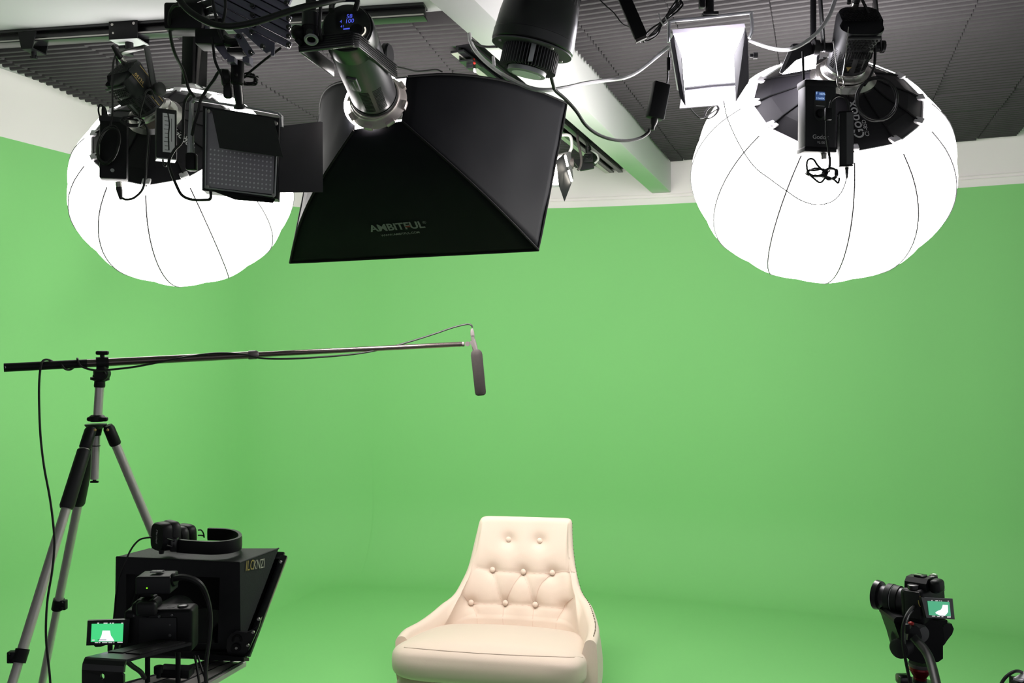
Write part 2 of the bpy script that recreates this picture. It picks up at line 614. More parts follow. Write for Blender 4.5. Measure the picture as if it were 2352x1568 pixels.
# ------------------------------------------------------------------ lantern softboxes and their lamp heads
def lantern(center, axis, label, hidden_rot=0.0, fabric='glow_lantern'):
    """Oblate white lantern; axis points from the lantern to its black cap."""
    C = V(center)
    F = frame(axis)
    root = thing('lantern_softbox', C, label, 'softbox', 'glowing lantern softboxes')
    R0, B0, NS = 0.425, 0.318, 12
    d_rim = 0.262
    # glowing fabric: twelve gores pulled between the ribs
    g = G()
    nl, nt = 26, 12 * 10
    th0 = math.acos(d_rim / B0)
    vs, fs = [], []
    for i in range(nl + 1):
        th = th0 + (math.pi - 0.0 - th0) * i / nl
        for j in range(nt):
            a = 2 * math.pi * j / nt
            gore = abs(math.cos(a * NS / 2 + hidden_rot))
            k = 1.0 - 0.034 * (1 - gore) * math.sin(th) - 0.006 * math.sin(3 * a + 1)
            r = R0 * (abs(math.sin(th)) ** 0.86) * k
            z = B0 * math.cos(th) * (1.0 if math.cos(th) > 0 else 1.02)
            vs.append(C + F @ V((r * math.cos(a), r * math.sin(a), z)))
    for i in range(nl):
        for j in range(nt):
            fs.append([i * nt + j, (i + 1) * nt + j, (i + 1) * nt + (j + 1) % nt, i * nt + (j + 1) % nt])
    fs.append([nl * nt + j for j in range(nt)])
    g.add(vs, fs)
    dif = build('diffuser', g, M[fabric], root, label='glowing white fabric diffuser')
    # stitched seams along the ribs
    g = G()
    for s in range(NS):
        j = int(round((s * 2 * math.pi / NS + 2 * hidden_rot / NS * -1) / (2 * math.pi) * nt)) % nt
        pts = [vs[i * nt + j] + (vs[i * nt + j] - C).normalized() * 0.0008 for i in range(1, nl, 2)]
        g.tube(pts, 0.0027, 6, 2)
    build('seam', g, M['mid_grey'], dif)
    # black cap: twelve flat panels from the rim up to the lamp mount
    rim = R0 * (math.sin(th0) ** 0.86) * 1.0
    g = G()
    ring = []
    prof = [(d_rim - 0.004, rim), (d_rim + 0.025, rim * 0.80), (d_rim + 0.050, rim * 0.55), (d_rim + 0.082, 0.085)]
    for d, r in prof:
        ring.append([C + F @ V((r * math.cos(2 * math.pi * s / NS), r * math.sin(2 * math.pi * s / NS), d)) for s in range(NS)])
    cv = [p for r in ring for p in r]
    cf = []
    for i in range(3):
        for s in range(NS):
            cf.append([i * NS + s, i * NS + (s + 1) % NS, (i + 1) * NS + (s + 1) % NS, (i + 1) * NS + s])
    g.add(cv, cf)
    cap = build('cap', g, M['cap_fabric'], root, angle=8)
    cap['label'] = 'black fabric cap'
    g = G()
    for s in range(NS):
        g.tube([ring[i][s] + F @ V((0, 0, 0.002)) for i in range(4)], 0.0028, 6, 2)
    build('panel_seam', g, M['black_matte'], cap)
    g = G()
    g.tube(ring[0], 0.0042, 6, 1, True)
    build('rim_trim', g, M['white_plastic'], root)
    for s in range(NS):
        a = 2 * math.pi * s / NS
        g = G()
        rad = F @ V((math.cos(a), math.sin(a), 0))
        tan = F @ V((-math.sin(a), math.cos(a), 0))
        g.box(ring[0][s] - rad * 0.012 + F @ V((0, 0, 0.010)), (0.026, 0.030, 0.010), Matrix((rad, tan, F @ V((0, 0, 1)))).transposed(), 0.003)
        build('clip', g, M['white_plastic'], root)
    g = G()
    g.lathe(C + F @ V((0, 0, d_rim + 0.074)), F @ V((0, 0, 1)), [(0, 0.095), (0.012, 0.098), (0.018, 0.092), (0.026, 0.084)], 40)
    build('mount_ring', g, M['steel'], root)
    return root, cap, F, C, ring


def studio_head(base, axis, side_hint, label, yoke_top, knob_side=-1, blade=0.0):
    """Lamp head: octagonal rear with honeycomb vents, round barrel. base: centre of the front flange; axis runs to the rear."""
    A = V(axis).normalized()
    F = frame(A)                       # x across, y up-ish, z to the rear
    X, Y, Z = (F @ V(e) for e in ((1, 0, 0), (0, 1, 0), (0, 0, 1)))
    root = thing('studio_light', base, label, 'studio light', 'black studio lights on the lanterns')
    L = 0.165
    g = G()
    vs, fs, n = [], [], 48
    prof = [(0.0, 0.056, 0), (0.03, 0.0575, 0), (0.08, 0.060, 0.1), (0.12, 0.062, 0.6), (0.15, 0.062, 1.0), (L, 0.058, 1.0)]
    for d, r, q in prof:
        for j in range(n):
            a = 2 * math.pi * j / n
            m = 4.5
            sq = 1.0 / ((abs(math.cos(a)) ** m + abs(math.sin(a)) ** m) ** (1 / m))
            k = (1 - q) + q * min(sq, 1.16)
            vs.append(V(base) + F @ V((r * k * math.cos(a), r * k * math.sin(a), d - (0.03 * q if math.sin(a) < -0.3 and d >= L - 0.001 else 0))))
    for i in range(len(prof) - 1):
        for j in range(n):
            fs.append([i * n + j, i * n + (j + 1) % n, (i + 1) * n + (j + 1) % n, (i + 1) * n + j])
    fs.append([(len(prof) - 1) * n + j for j in range(n)])
    g.add(vs, fs)
    body = build('body', g, M['dark_grey'], root)
    # honeycomb panels: rear face and the sloped lower rear
    g = G()
    rows = 7
    for r in range(rows):
        for c in range(11):
            x = (c - 5 + (0.5 if r % 2 else 0)) * 0.0098
            y = (r - 3) * 0.0088 + 0.012
            if abs(x) > 0.050:
                continue
            ctr = V(base) + F @ V((x, y, L - 0.0005))
            g.lathe(ctr, Z, [(0.0, 0.0046), (0.0014, 0.0046)], 6)
    build('honeycomb_vent', g, M['black_matte'], body)
    g = G()
    for r in range(4):
        for c in range(9):
            x = (c - 4 + (0.5 if r % 2 else 0)) * 0.0098
            if abs(x) > 0.042:
                continue
            ctr = V(base) + F @ V((x, -0.0625, L - 0.036 - r * 0.0088))
            g.lathe(ctr, -Y, [(0.0, 0.0042), (0.0016, 0.0042)], 6)
    for c in range(12):
        g.box(V(base) + F @ V(((c - 5.5) * 0.0072, -0.0615, L - 0.085)), (0.0035, 0.004, 0.020), F)
    build('lower_vent', g, M['black_matte'], body)
    g = G()
    g.box(V(base) + F @ V((0, -0.0625, L - 0.027)), (0.098, 0.007, 0.010), F, 0.002)
    build('rear_lip', g, M['dark_grey'], body)
    g = G()
    for col in (-1.15, -0.72, -0.28, 0.28, 0.72, 1.15):
        for k in range(12):
            a = -math.pi / 2 + col
            d = 0.022 + k * 0.0052
            rr = 0.0575 + d * 0.02
            g.box(V(base) + F @ V((rr * math.cos(a), rr * math.sin(a), d)), (0.003, 0.017, 0.0020), F @ Matrix.Rotation(a, 3, 'Z'))
    build('slot_vent', g, M['black_matte'], body)
    g = G()
    g.lathe(V(base) - Z * 0.010, Z, [(0, 0.072), (0.006, 0.072), (0.010, 0.064), (0.014, 0.060), (0.020, 0.0590)], 40)
    build('front_flange', g, M['steel'], root)
    # plug on the rear
    g = G()
    pb = V(base) + F @ V((-0.012, 0.044, L))
    g.cyl(pb, pb + Z * 0.022, 0.0105, n=20)
    build('socket', g, M['steel'], root)
    g = G()
    g.lathe(pb + Z * 0.022, Z + Y * 0.15, [(0, 0.0095), (0.004, 0.0110), (0.030, 0.0085), (0.048, 0.0055)], 16)
    build('plug', g, M['rubber'], root)
    # yoke
    pv = V(base) + Z * 0.070
    top = V(yoke_top)
    up = V((0, 0, 1))
    half = 0.083
    g = G()
    zt = top.z
    pa, pb2 = pv + X * half, pv - X * half
    hor = V((X.x, X.y, 0)).normalized()
    ta, tb = top + hor * (half - 0.004), top - hor * (half - 0.004)
    for (p, q) in ((pa, ta), (pb2, tb)):
        dr = (q - p).normalized()
        sd = hor
        w = dr.cross(sd).normalized()
        g.box((p + q) / 2 - dr * 0.006, (0.006, 0.024, (q - p).length + 0.012), Matrix((sd, w, dr)).transposed() if Matrix((sd, w, dr)).determinant() > 0 else Matrix((sd, -w, dr)).transposed(), 0.002)
    w = hor.cross(up)
    g.box(top + up * 0.001, (2 * half - 0.002, 0.024, 0.006), Matrix((hor, w, up)).transposed(), 0.002)
    build('yoke', g, M['black_gloss'], root)
    for sgn in (1, -1):
        g = G()
        q = pv + X * half * sgn
        ax = X * sgn
        if sgn == knob_side:
            g.lathe(q + ax * 0.003, ax, [(0, 0.012), (0.010, 0.014), (0.012, 0.022), (0.028, 0.024), (0.032, 0.018)], 20)
            build('tilt_knob', g, M['rubber'], root)
        else:
            g.lathe(q + ax * 0.003, ax, [(0, 0.018), (0.008, 0.018), (0.010, 0.012)], 20)
            build('pivot_cap', g, M['rubber'], root)
        g = G()
        g.cyl(pv + X * 0.056 * sgn, pv + X * (half - 0.004) * sgn, 0.014, n=20)
        build('pivot', g, M['black'], root)
    return root, body, F


# right lantern
RC = P(1883, 388, 2.80)
raxis = V((-0.075, -0.75, 0.656)).normalized()
r_root, r_cap, RF, _, r_ring = lantern(RC, raxis, 'large glowing white lantern with a lit control box hanging before its black cap', 0.0)
# its printed name, running up towards the lamp
po = (r_ring[0][7] + r_ring[0][8]) * 0.5


def panel_plane(ring, k):
    a, b, c = ring[0][k % 12], ring[0][(k + 1) % 12], ring[2][k % 12]
    n = (b - a).cross(c - a).normalized()
    return a, n


def best_panel(ring, px, py):
    best = None
    for k in range(12):
        o, n = panel_plane(ring, k)
        q = PP(px, py, o, n)
        cen = (ring[0][k] + ring[0][(k + 1) % 12] + ring[2][k] + ring[2][(k + 1) % 12]) / 4
        d = (q - cen).length
        if best is None or d < best[0]:
            best = (d, o, n if n.y < 0 else -n)
    return best[1], best[2]


def print_on(ring, cap, body, pa, pb, hpx, ref, mi='ink', name='logo_lettering', size=None):
    o, n = best_panel(ring, *ref)
    a, b = PP(pa[0], pa[1], o, n), PP(pb[0], pb[1], o, n)
    x = (b - a)
    y = n.cross(x.normalized())
    g = G()
    g.text(body, a + n * 0.004, x, y, width=x.length, off=0.012)
    return build(name, g, M[mi], cap)


print_on(r_ring, r_cap, 'Godox', (1986, 318), (1962, 232), 20, (1985, 290))
print_on(r_ring, r_cap, 'CS-85D', (1996, 314), (1986, 277), 12, (1985, 290))

lf = RC + raxis * 0.378
r_head, r_body, RHF = studio_head(lf, V((-0.03, -0.78, 0.62)), None, 'black studio light with green-lit side, mounted on the lantern behind the hanging control box', P(1945, -20, 2.44))
g = G()
ctr = PP(1948, 157, lf + RHF @ V((0, -0.0585, 0.04)), RHF @ V((0, -1, 0.0)))
Yn = RHF @ V((0, -1, 0))
g.prism([(-0.008, 0.006), (0, -0.008), (0.008, 0.006)], ctr + Yn * 0.0035, RHF @ V((-1, 0, 0)), RHF @ V((0, 0, 1)), 0.001)
build('warning_mark', g, M['brown'], r_body)

# left lantern
LC = P(424, 428, 3.27)
laxis = V((0.02, -0.82, 0.57)).normalized()
l_root, l_cap, LF, _, l_ring = lantern(LC, laxis, 'large glowing white lantern half hidden by the unlit panel with barn doors', 0.0, 'glow_lantern_soft')
print_on(l_ring, l_cap, 'Godox', (396, 302), (440, 345), 20, (415, 325))
print_on(l_ring, l_cap, 'CS-85D', (418, 312), (443, 335), 12, (415, 325))
lf2 = LC + laxis * 0.378
l_head, l_body, LHF = studio_head(lf2, V((-0.38, -0.68, 0.63)), None, 'black studio light with gold stripes hanging in a yoke from the ceiling rail', P(303, 116, 2.93), knob_side=1)
g = G()
Xs = LHF @ V((1, 0, 0))
sx = 1 if (LHF @ V((1, 0, 0))).x > 0 else -1
Xs = Xs * sx
Zs = LHF @ V((0, 0, 1))
Ys = LHF @ V((0, 1, 0))
for yy in (-0.018, 0.030):
    g = G()
    g.box(lf2 + Xs * 0.0665 + Ys * yy + Zs * 0.125, (0.0016, 0.0014, 0.055), Matrix((Xs, Ys, Zs)).transposed())
    build('gold_stripe', g, M['gold'], l_body)
    g = G()
    g.box(lf2 + Xs * 0.0600 + Ys * yy * 0.5 + Zs * 0.035, (0.0022, 0.0014, 0.04), Matrix((Xs, Ys, Zs)).transposed())
    build('gold_stripe', g, M['gold'], l_body)
g = G()
g.text('VL150', lf2 + Xs * 0.0668 + Ys * -0.002 + Zs * 0.105, Zs, -Ys * sx if False else Xs.cross(Zs), width=0.042, off=0.01)
build('gold_lettering', g, M['gold'], l_body)


# ------------------------------------------------------------------ control boxes, adapters and hooks at the lanterns
def boxed(c, w, h, d, xdir, up, bev=0.004):
    x = V(xdir).normalized()
    z = V(up).normalized()
    y = z.cross(x).normalized()
    z = x.cross(y)
    return V(c), Matrix((x, y, z)).transposed()


YB = 2.36
c0, R = boxed(P(1876, 272, YB), 0, 0, 0, (1, 0.16, 0.0), (0.03, 0.0, 1))
root = thing('control_box', c0 + V((0, 0, -0.1)), 'black control box with lit blue display hanging before the lantern cap', 'control box', 'lamp control boxes')
g = G()
g.box(c0, (0.096, 0.045, 0.190), R, 0.006)
body = build('body', g, M['dark_grey'], root)
fn = R @ V((0, -1, 0))
xd, zd = R @ V((1, 0, 0)), R @ V((0, 0, 1))
fo = c0 + fn * 0.0226
g = G()
g.box(c0 + zd * 0.093 - fn * 0.0, (0.100, 0.049, 0.022), R, 0.005)
build('top_cap', g, M['black'], root)
g = G()
g.box(c0 - zd * 0.093, (0.100, 0.049, 0.016), R, 0.005)
build('bottom_cap', g, M['black'], root)
g = G()
pts = []
for i in range(28):
    a = 2 * math.pi * i / 28
    pts.append((0.019 * math.cos(a), (0.024 if math.sin(a) > 0 else -0.024) + 0.019 * math.sin(a)))
g.prism(pts, fo + zd * 0.030 + xd * -0.003 + fn * 0.0006, xd, zd, 0.0012)
pan = build('control_panel', g, M['black_gloss'], root)
g = G()
g.prism([(-0.014, -0.011), (0.014, -0.011), (0.014, 0.013), (-0.014, 0.013)], fo + zd * 0.056 - xd * 0.003 + fn * 0.0012, xd, zd, 0.0005)
scr = build('display', g, M['lcd_back'], pan)
g = G()
g.text('100%', fo + zd * 0.060 - xd * 0.0075 + fn * 0.0014, xd, zd, width=0.018, off=0.01)
g.text('F', fo + zd * 0.061 - xd * 0.0160 + fn * 0.0014, xd, zd, width=0.004, off=0.01)
g.text('2 5600K', fo + zd * 0.0475 - xd * 0.0155 + fn * 0.0014, xd, zd, width=0.026, off=0.01)
build('display_digits', g, M['lcd_white'], scr)
g = G()
g.lathe(fo + zd * 0.008 - xd * 0.003 + fn * 0.001, fn, [(0, 0.0125), (0.006, 0.0115), (0.007, 0.010)], 28)
build('dial', g, M['black'], pan)
g = G()
g.prism([(-0.013, -0.0006), (0.013, -0.0006), (0.013, 0.0006), (-0.013, 0.0006)], fo + zd * 0.029 - xd * 0.003 + fn * 0.0016, xd, zd, 0.0003)
build('panel_line', g, M['ink'], pan)
g = G()
g.text('Godox', fo - zd * 0.064 - xd * 0.026 + fn * 0.0006, xd, zd, width=0.049, off=0.015)
g.text('VL150', fo - zd * 0.077 - xd * 0.012 + fn * 0.0006, xd, zd, width=0.024, off=0.01)
build('logo_lettering', g, M['ink'], body)
g = G()
g.tube([P(1846, 193, YB - 0.01), P(1845, 160, YB - 0.015), P(1844, 118, YB - 0.02)], 0.004, 8, 2)
build('antenna', g, M['black'], root)
g = G()
sk = P(1892, 352, YB)
g.cyl(sk + V((0, 0, 0.006)), sk - V((0, 0, 0.018)), 0.0085)
build('socket', g, M['steel'], root)

c1, R1 = boxed(P(1941, 322, 2.28), 0, 0, 0, (1, -0.25, 0), (0.0, 0, 1))
root = thing('power_adapter', c1 - V((0, 0, 0.076)), 'long black power adapter hanging by its lead beside the lit control box', 'power adapter', 'power adapters')
g = G()
g.box(c1, (0.036, 0.042, 0.148), R1, 0.004)
build('body', g, M['dark_grey'], root)
g = G()
g.box(c1 + R1 @ V((0.010, -0.0213, 0)), (0.018, 0.001, 0.142), R1)
build('ribbed_face', g, M['mid_grey'], root)
g = G()
for s in (-1, 1):
    g.box(c1 + R1 @ V((0, 0, 0.0745 * s)), (0.037, 0.043, 0.003), R1, 0.001)
build('end_cap', g, M['black'], root)

root = thing('carabiner', P(1931, 200, 2.30), 'small silver hook holding the adapter lead below the lamp head', 'hook')
g = G()
g.tube([P(1925, 178, 2.30), P(1924, 194, 2.295), P(1931, 202, 2.29), P(1938, 195, 2.295), P(1936, 180, 2.30)], 0.0025, 8, 6, True)
build('snap_ring', g, M['steel'], root)
g = G()
g.tube([P(1931, 200, 2.287), P(1930.5, 222, 2.285)], [0.0025, 0.002], 8, 1)
build('shank', g, M['steel'], root)


def cable(label, pts, r, m='rubber', cat='cable', group=None, name='hanging_cable', sub=8, n=8):
    g = G()
    g.tube([P(*p) for p in pts], r, n, sub)
    return single(name, g, M[m], label, cat, group)


cable('thin suspension wire running in a V down the lamp head to the silver hook', [(1914, 95, 2.335), (1920, 140, 2.33), (1927, 180, 2.31), (1936, 170, 2.31), (1944, 110, 2.31), (1949, 62, 2.31)], 0.0012, 'steel', 'wire', name='suspension_wire', sub=4)
cable('black lead looping over the silver hook to the inline switch', [(1905, 250, 2.28), (1909, 232, 2.28), (1920, 222, 2.28), (1931, 220, 2.275), (1942, 226, 2.272), (1948, 242, 2.27), (1949, 257, 2.27)], 0.0032)
root = thing('inline_switch', P(1902, 262, 2.28), 'small black inline switch box on the lead before the lit control box', 'switch')
g = G()
g.box(P(1902, 262, 2.275), (0.019, 0.012, 0.034), None, 0.003)
build('housing', g, M['black'], root)
cable('black lead hanging from the inline switch to the tangled bundle under the lantern cap', [(1898, 278, 2.275), (1898, 310, 2.275), (1903, 345, 2.275), (1906, 370, 2.275), (1904, 395, 2.275)], 0.0036)
# tangled cable under the control box
g = G()
rng = random.Random(3)
pts = []
for i in range(46):
    a = i * 0.9
    cx, cy = (1878, 396) if i < 24 else (1908, 400)
    rx = (26 if i < 24 else 19) * rng.uniform(0.55, 1.1)
    ry = (8 if i < 24 else 14) * rng.uniform(0.55, 1.3)
    pts.append(P(cx + rx * math.cos(a), cy + ry * math.sin(a), 2.26 + rng.uniform(-0.012, 0.012)))
loop = [(1898, 398), (1880, 382), (1868, 366), (1856, 367), (1853, 382), (1858, 398), (1872, 412), (1884, 419), (1894, 410), (1900, 398)]
g.tube([P(x, y, 2.255) for x, y in loop] + pts + [P(1915, 412, 2.26), P(1925, 420, 2.26), P(1928, 408, 2.26)], 0.0028, 8, 6)
single('hanging_cable_tangle', g, M['rubber'], 'tangled bundle of black cable hanging in front of the lantern, under the lit control box', 'cable')
g = G()
pts = []
for i in range(4 * 20 + 1):
    a = 2 * math.pi * i / 20
    k = 1 + 0.05 * math.sin(i * 0.77)
    pts.append(P(2014 + 46 * k * math.cos(a), 228 + 47 * k * math.sin(a) + 2 * math.sin(i * 0.31), 2.40 + 0.012 * math.sin(a) + 0.004 * (i // 20)))
g.tube(pts, 0.0030, 7, 2)
single('hanging_cable_coil', g, M['rubber'], 'neat round coil of black cable hanging over the lantern cap with the upright lettering', 'cable')
cable('black cable running down beside the lamp head into the round coil', [(1978, -5, 2.40), (1990, 20, 2.40), (2006, 55, 2.41), (2010, 100, 2.42), (2008, 150, 2.42), (1996, 180, 2.41), (1985, 196, 2.40)], 0.0042)
cable('black plug lead rising from the rear of the lamp head over the lit control box', [(1950, 8, 2.37), (1952, -20, 2.38), (1956, -60, 2.42)], 0.006)
cable('thin grey cable sagging across the front of the lantern under the adapter', [(1662, 232, 2.30), (1672, 275, 2.27), (1700, 335, 2.25), (1733, 383, 2.24), (1770, 412, 2.24), (1806, 438, 2.24), (1840, 460, 2.24), (1876, 470, 2.24), (1910, 463, 2.24), (1932, 442, 2.25), (1943, 415, 2.26), (1945, 398, 2.27)], 0.0014, 'mid_grey')
g = G()
g.lathe(P(1945, 384, 2.285), V((0, 0, -1)), [(0, 0.005), (0.014, 0.0045), (0.026, 0.003), (0.032, 0.002)], 14)
single('cable_plug', g, M['rubber'], 'small plug under the long black adapter beside the lit control box', 'plug')

# left lantern: control box, labelled adapter, coil, bundle
YL = 2.80
c2, R2 = boxed(P(262, 345, YL), 0, 0, 0, (1, 0.35, 0.0), (-0.16, 0, 1))
root = thing('control_box', c2 - V((0, 0, 0.1)), 'black control box with grey round button hanging behind the oval cable coil', 'control box', 'lamp control boxes')
g = G()
g.box(c2, (0.085, 0.045, 0.205), R2, 0.006)
build('body', g, M['black'], root)
g = G()
bp = PP(258, 391, c2 + R2 @ V((0, -0.0226, 0)), R2 @ V((0, -1, 0)))
g.lathe(bp, R2 @ V((0, -1, 0)), [(0, 0.0065), (0.002, 0.006)], 20)
build('button', g, M['grey_metal'], root)
g = G()
g.box(c2 + R2 @ V((0, 0, 0.1)), (0.089, 0.049, 0.02), R2, 0.004)
build('top_cap', g, M['dark_grey'], root)
g = G()
sk = P(272, 418, YL - 0.015)
g.lathe(sk, V((0.15, 0, -1)), [(0, 0.010), (0.018, 0.010)], 18)
build('socket', g, M['steel'], root)
g = G()
g.lathe(P(273, 430, YL - 0.015), V((0.18, 0, -1)), [(0, 0.0098), (0.012, 0.0098), (0.036, 0.006), (0.042, 0.004)], 16)
single('cable_plug', g, M['rubber'], 'black plug under the control box with the grey button', 'plug')
cable('black lead dropping in a U below the cap with the oval cable coil', [(281, 455, YL - 0.01), (290, 458, YL - 0.02), (308, 454, YL - 0.02), (327, 435, YL - 0.02), (334, 405, YL - 0.02), (335, 370, YL - 0.02), (339, 325, YL - 0.03), (338, 295, YL - 0.03), (325, 278, YL - 0.03)], 0.0040)

c3, R3 = boxed(P(381, 310, 2.70), 0, 0, 0, (1, 0.55, 0.0), (-0.03, 0, 1))
root = thing('power_adapter', c3 - V((0, 0, 0.08)), 'black power adapter with white paper label hanging before the left lantern', 'power adapter', 'power adapters')
g = G()
g.box(c3, (0.062, 0.045, 0.160), R3, 0.003)
build('body', g, M['dark_grey'], root)
g = G()
lc = c3 + R3 @ V((0.006, -0.0229, 0.002))
g.box(lc, (0.036, 0.0008, 0.126), R3)
lab = build('paper_label', g, M['label_paper'], root)
g = G()
rx, rz, rn = R3 @ V((1, 0, 0)), R3 @ V((0, 0, 1)), R3 @ V((0, -1, 0))
for k in range(9):
    g.box(lc + rx * (-0.006) + rz * (0.052 - k * 0.0135) + rn * 0.0006, (0.012 if k % 3 else 0.017, 0.0004, 0.0022), R3)
g.box(lc + rx * 0.0085 + rz * 0.01 + rn * 0.0006, (0.0022, 0.0004, 0.075), R3)
build('label_lettering', g, M['ink_dim'], lab)
g = G()
g.box(c3 + R3 @ V((0, 0, -0.082)), (0.060, 0.043, 0.004), R3, 0.001)
build('bottom_plate', g, M['grey_metal'], root)
cable('short black lead curling under the labelled adapter', [(376, 355, 2.69), (374, 366, 2.69), (377, 380, 2.68), (383, 381, 2.68)], 0.0028)
cable('thin lead lying down the face of the labelled adapter', [(385, 255, 2.66), (389, 285, 2.655), (387, 310, 2.655), (388, 345, 2.655)], 0.0022, sub=6)

g = G()
pts = []
for i in range(4 * 18 + 1):
    a = 2 * math.pi * i / 18
    k = 1 + 0.07 * math.sin(i * 0.83)
    x, y = 23 * k * math.cos(a), 42 * k * math.sin(a)
    s = 0.22
    pts.append(P(249 + x - s * y, 333 + y + s * x * 0.4, 2.735 + 0.01 * math.sin(a) + 0.004 * (i // 18)))
g.tube(pts, 0.0030, 7, 2)
single('hanging_cable_coil', g, M['rubber'], 'oval coil of black cable hanging at the edge of the left lantern cap', 'cable')
cable('black cable running from the lamp yoke straight down into the oval coil', [(268, 120, 2.86), (260, 145, 2.82), (258, 200, 2.78), (258, 260, 2.74), (253, 292, 2.735)], 0.0034)
g = G()
rng = random.Random(5)
pts = [P(303 + 27 * rng.uniform(0.6, 1.1) * math.cos(i * 1.1), 279 + 11 * rng.uniform(0.4, 1.2) * math.sin(i * 1.1) + 0.22 * 27 * math.cos(i * 1.1) * 0.2, 2.76 + rng.uniform(-0.014, 0.014)) for i in range(34)]
g.tube(pts, 0.0030, 7, 6)
single('hanging_cable_tangle', g, M['rubber'], 'knot of black cable with a pale tie under the gold-striped studio light', 'cable')
cable('pale grey cable tie looped round the knot of cable', [(308, 271, 2.735), (316, 272, 2.73), (321, 280, 2.73), (318, 290, 2.735)], 0.0022, 'grey_metal', 'cable tie', name='cable_tie')
cable('short black lead looping up beside the knob of the gold-striped studio light', [(320, 270, 2.78), (324, 250, 2.77), (330, 228, 2.76), (336, 210, 2.77), (346, 206, 2.78), (352, 216, 2.79), (356, 228, 2.80)], 0.0030)
g = G()
g.lathe(P(238, 245, 2.78), P(243, 282, 2.79) - P(238, 245, 2.78), [(0, 0.005), (0.01, 0.008), (0.045, 0.012), (0.056, 0.012)], 16)
single('cable_plug', g, M['rubber'], 'black cone plug standing above the oval coil of cable', 'plug')
cable('thin black lead looping out from the cone plug above the oval coil', [(238, 246, 2.78), (230, 240, 2.78), (226, 252, 2.78), (230, 270, 2.78), (238, 284, 2.79)], 0.0028)
# ------------------------------------------------------------------ ceiling rail on the left, its trolleys
def cols(x, y, z):
    return Matrix((V(x).normalized(), V(y).normalized(), V(z).normalized())).transposed()


UP = V((0, 0, 1))
ra = RA - RDIR * 0.35
rb = RB - RDIR * 0.02
Rr = cols(RDIR, RN, UP)
root = thing('ceiling_rail', (ra + rb) / 2, 'long black equipment rail along the edge of the white front ceiling', 'rail', 'equipment rails')
g = G()
mid = (ra + rb) / 2 + RN * 0.028
ln = (rb - ra).length
g.box(V((mid.x, mid.y, CEIL - 0.006)), (ln, 0.060, 0.010), Rr, 0.001)
g.box(V((mid.x, mid.y, CEIL - 0.028)), (ln, 0.016, 0.036), Rr)
g.box(V((mid.x, mid.y, CEIL - 0.047)), (ln, 0.056, 0.008), Rr, 0.001)
build('beam_profile', g, M['black_gloss'], root)
g = G()
g.box(V((mid.x, mid.y, CEIL - 0.0445)) - RN * 0.0285, (ln, 0.0012, 0.005), Rr)
build('bright_edge_strip', g, M['alu'], root)


def on_rail(px):
    """Point under the rail's axis seen at column px."""
    q = (px - CX) / FPX
    o = mid
    t = (q * o.y - o.x) / (RDIR.x - q * RDIR.y)
    p = o + RDIR * t
    return V((p.x, p.y, CEIL - 0.047))


p = on_rail(78)
root = thing('rail_trolley', p - UP * 0.07, 'small empty trolley at the far end of the long black rail', 'trolley', 'rail trolleys')
g = G()
g.prism([(-0.040, 0.03), (-0.024, -0.038), (0.024, -0.038), (0.040, 0.03)], p - RN * 0.040, RDIR, UP, 0.005)
g.prism([(-0.040, 0.03), (-0.024, -0.038), (0.024, -0.038), (0.040, 0.03)], p + RN * 0.035, RDIR, UP, 0.005)
g.box(p - UP * 0.036, (0.048, 0.075, 0.005), Rr)
build('bracket', g, M['black'], root)
g = G()
g.cyl(p - UP * 0.036, p - UP * 0.066, 0.010, n=16)
g.box(p - UP * 0.058, (0.03, 0.012, 0.012), Rr, 0.003)
build('spigot_clamp', g, M['black'], root)

p = on_rail(297)
root = thing('rail_trolley', p - UP * 0.12, 'wide trolley with two silver screws carrying the gold-striped studio light', 'trolley', 'rail trolleys')
g = G()
g.box(p - RN * 0.038 + UP * 0.012, (0.122, 0.005, 0.070), Rr, 0.001)
g.box(p + RN * 0.038 + UP * 0.012, (0.122, 0.005, 0.070), Rr, 0.001)
build('side_plate', g, M['black'], root)
g = G()
g.box(p - UP * 0.022, (0.118, 0.080, 0.004), Rr)
build('bottom_plate', g, M['grey_metal'], root)
for dx, dz, r in ((-0.046, 0.035, 0.0055), (0.046, 0.035, 0.0055), (-0.042, 0.002, 0.004)):
    g = G()
    g.lathe(p - RN * 0.0405 + RDIR * dx + UP * dz, -RN, [(0, r), (0.0015, r), (0.002, r * 0.5)], 16)
    build('screw', g, M['alu'], root)
g = G()
st = V((p.x, p.y, 0)) + UP * (p.z - 0.024)
g.tube([st, st - UP * 0.05], 0.0155, 16, 1)
build('stem', g, M['black'], root)
g = G()
g.cyl(st - UP * 0.016 - RDIR * 0.016, st - UP * 0.016 - RDIR * 0.042, 0.008, n=12)
build('lock_screw', g, M['black'], root)

# ------------------------------------------------------------------ rail along the beam
qa = PZ(1050, 112, 2.785)
ql = 2.72
Rb = cols(BD, -BS, UP)
qm = qa + BD * (ql / 2)
root = thing('ceiling_rail', qm, 'black equipment rail running beside the white ceiling beam towards the back wall', 'rail', 'equipment rails')
g = G()
g.box(V((qm.x, qm.y, 2.793)), (ql, 0.012, 0.03), Rb)
g.box(V((qm.x, qm.y, 2.775)), (ql, 0.060, 0.010), Rb, 0.001)
g.box(V((qm.x, qm.y, 2.806)), (ql, 0.060, 0.006), Rb, 0.001)
g.box(V((qm.x, qm.y, 2.775)) + BS * 0.075, (ql, 0.030, 0.012), Rb, 0.001)
g.box(V((qm.x, qm.y, 2.795)) + BS * 0.045, (ql, 0.10, 0.004), Rb)
build('beam_profile', g, M['black_gloss'], root)
g = G()
g.box(V((qm.x, qm.y, 2.769)) - BS * 0.012, (ql, 0.030, 0.0016), Rb)
build('bright_underside_strip', g, M['alu'], root)


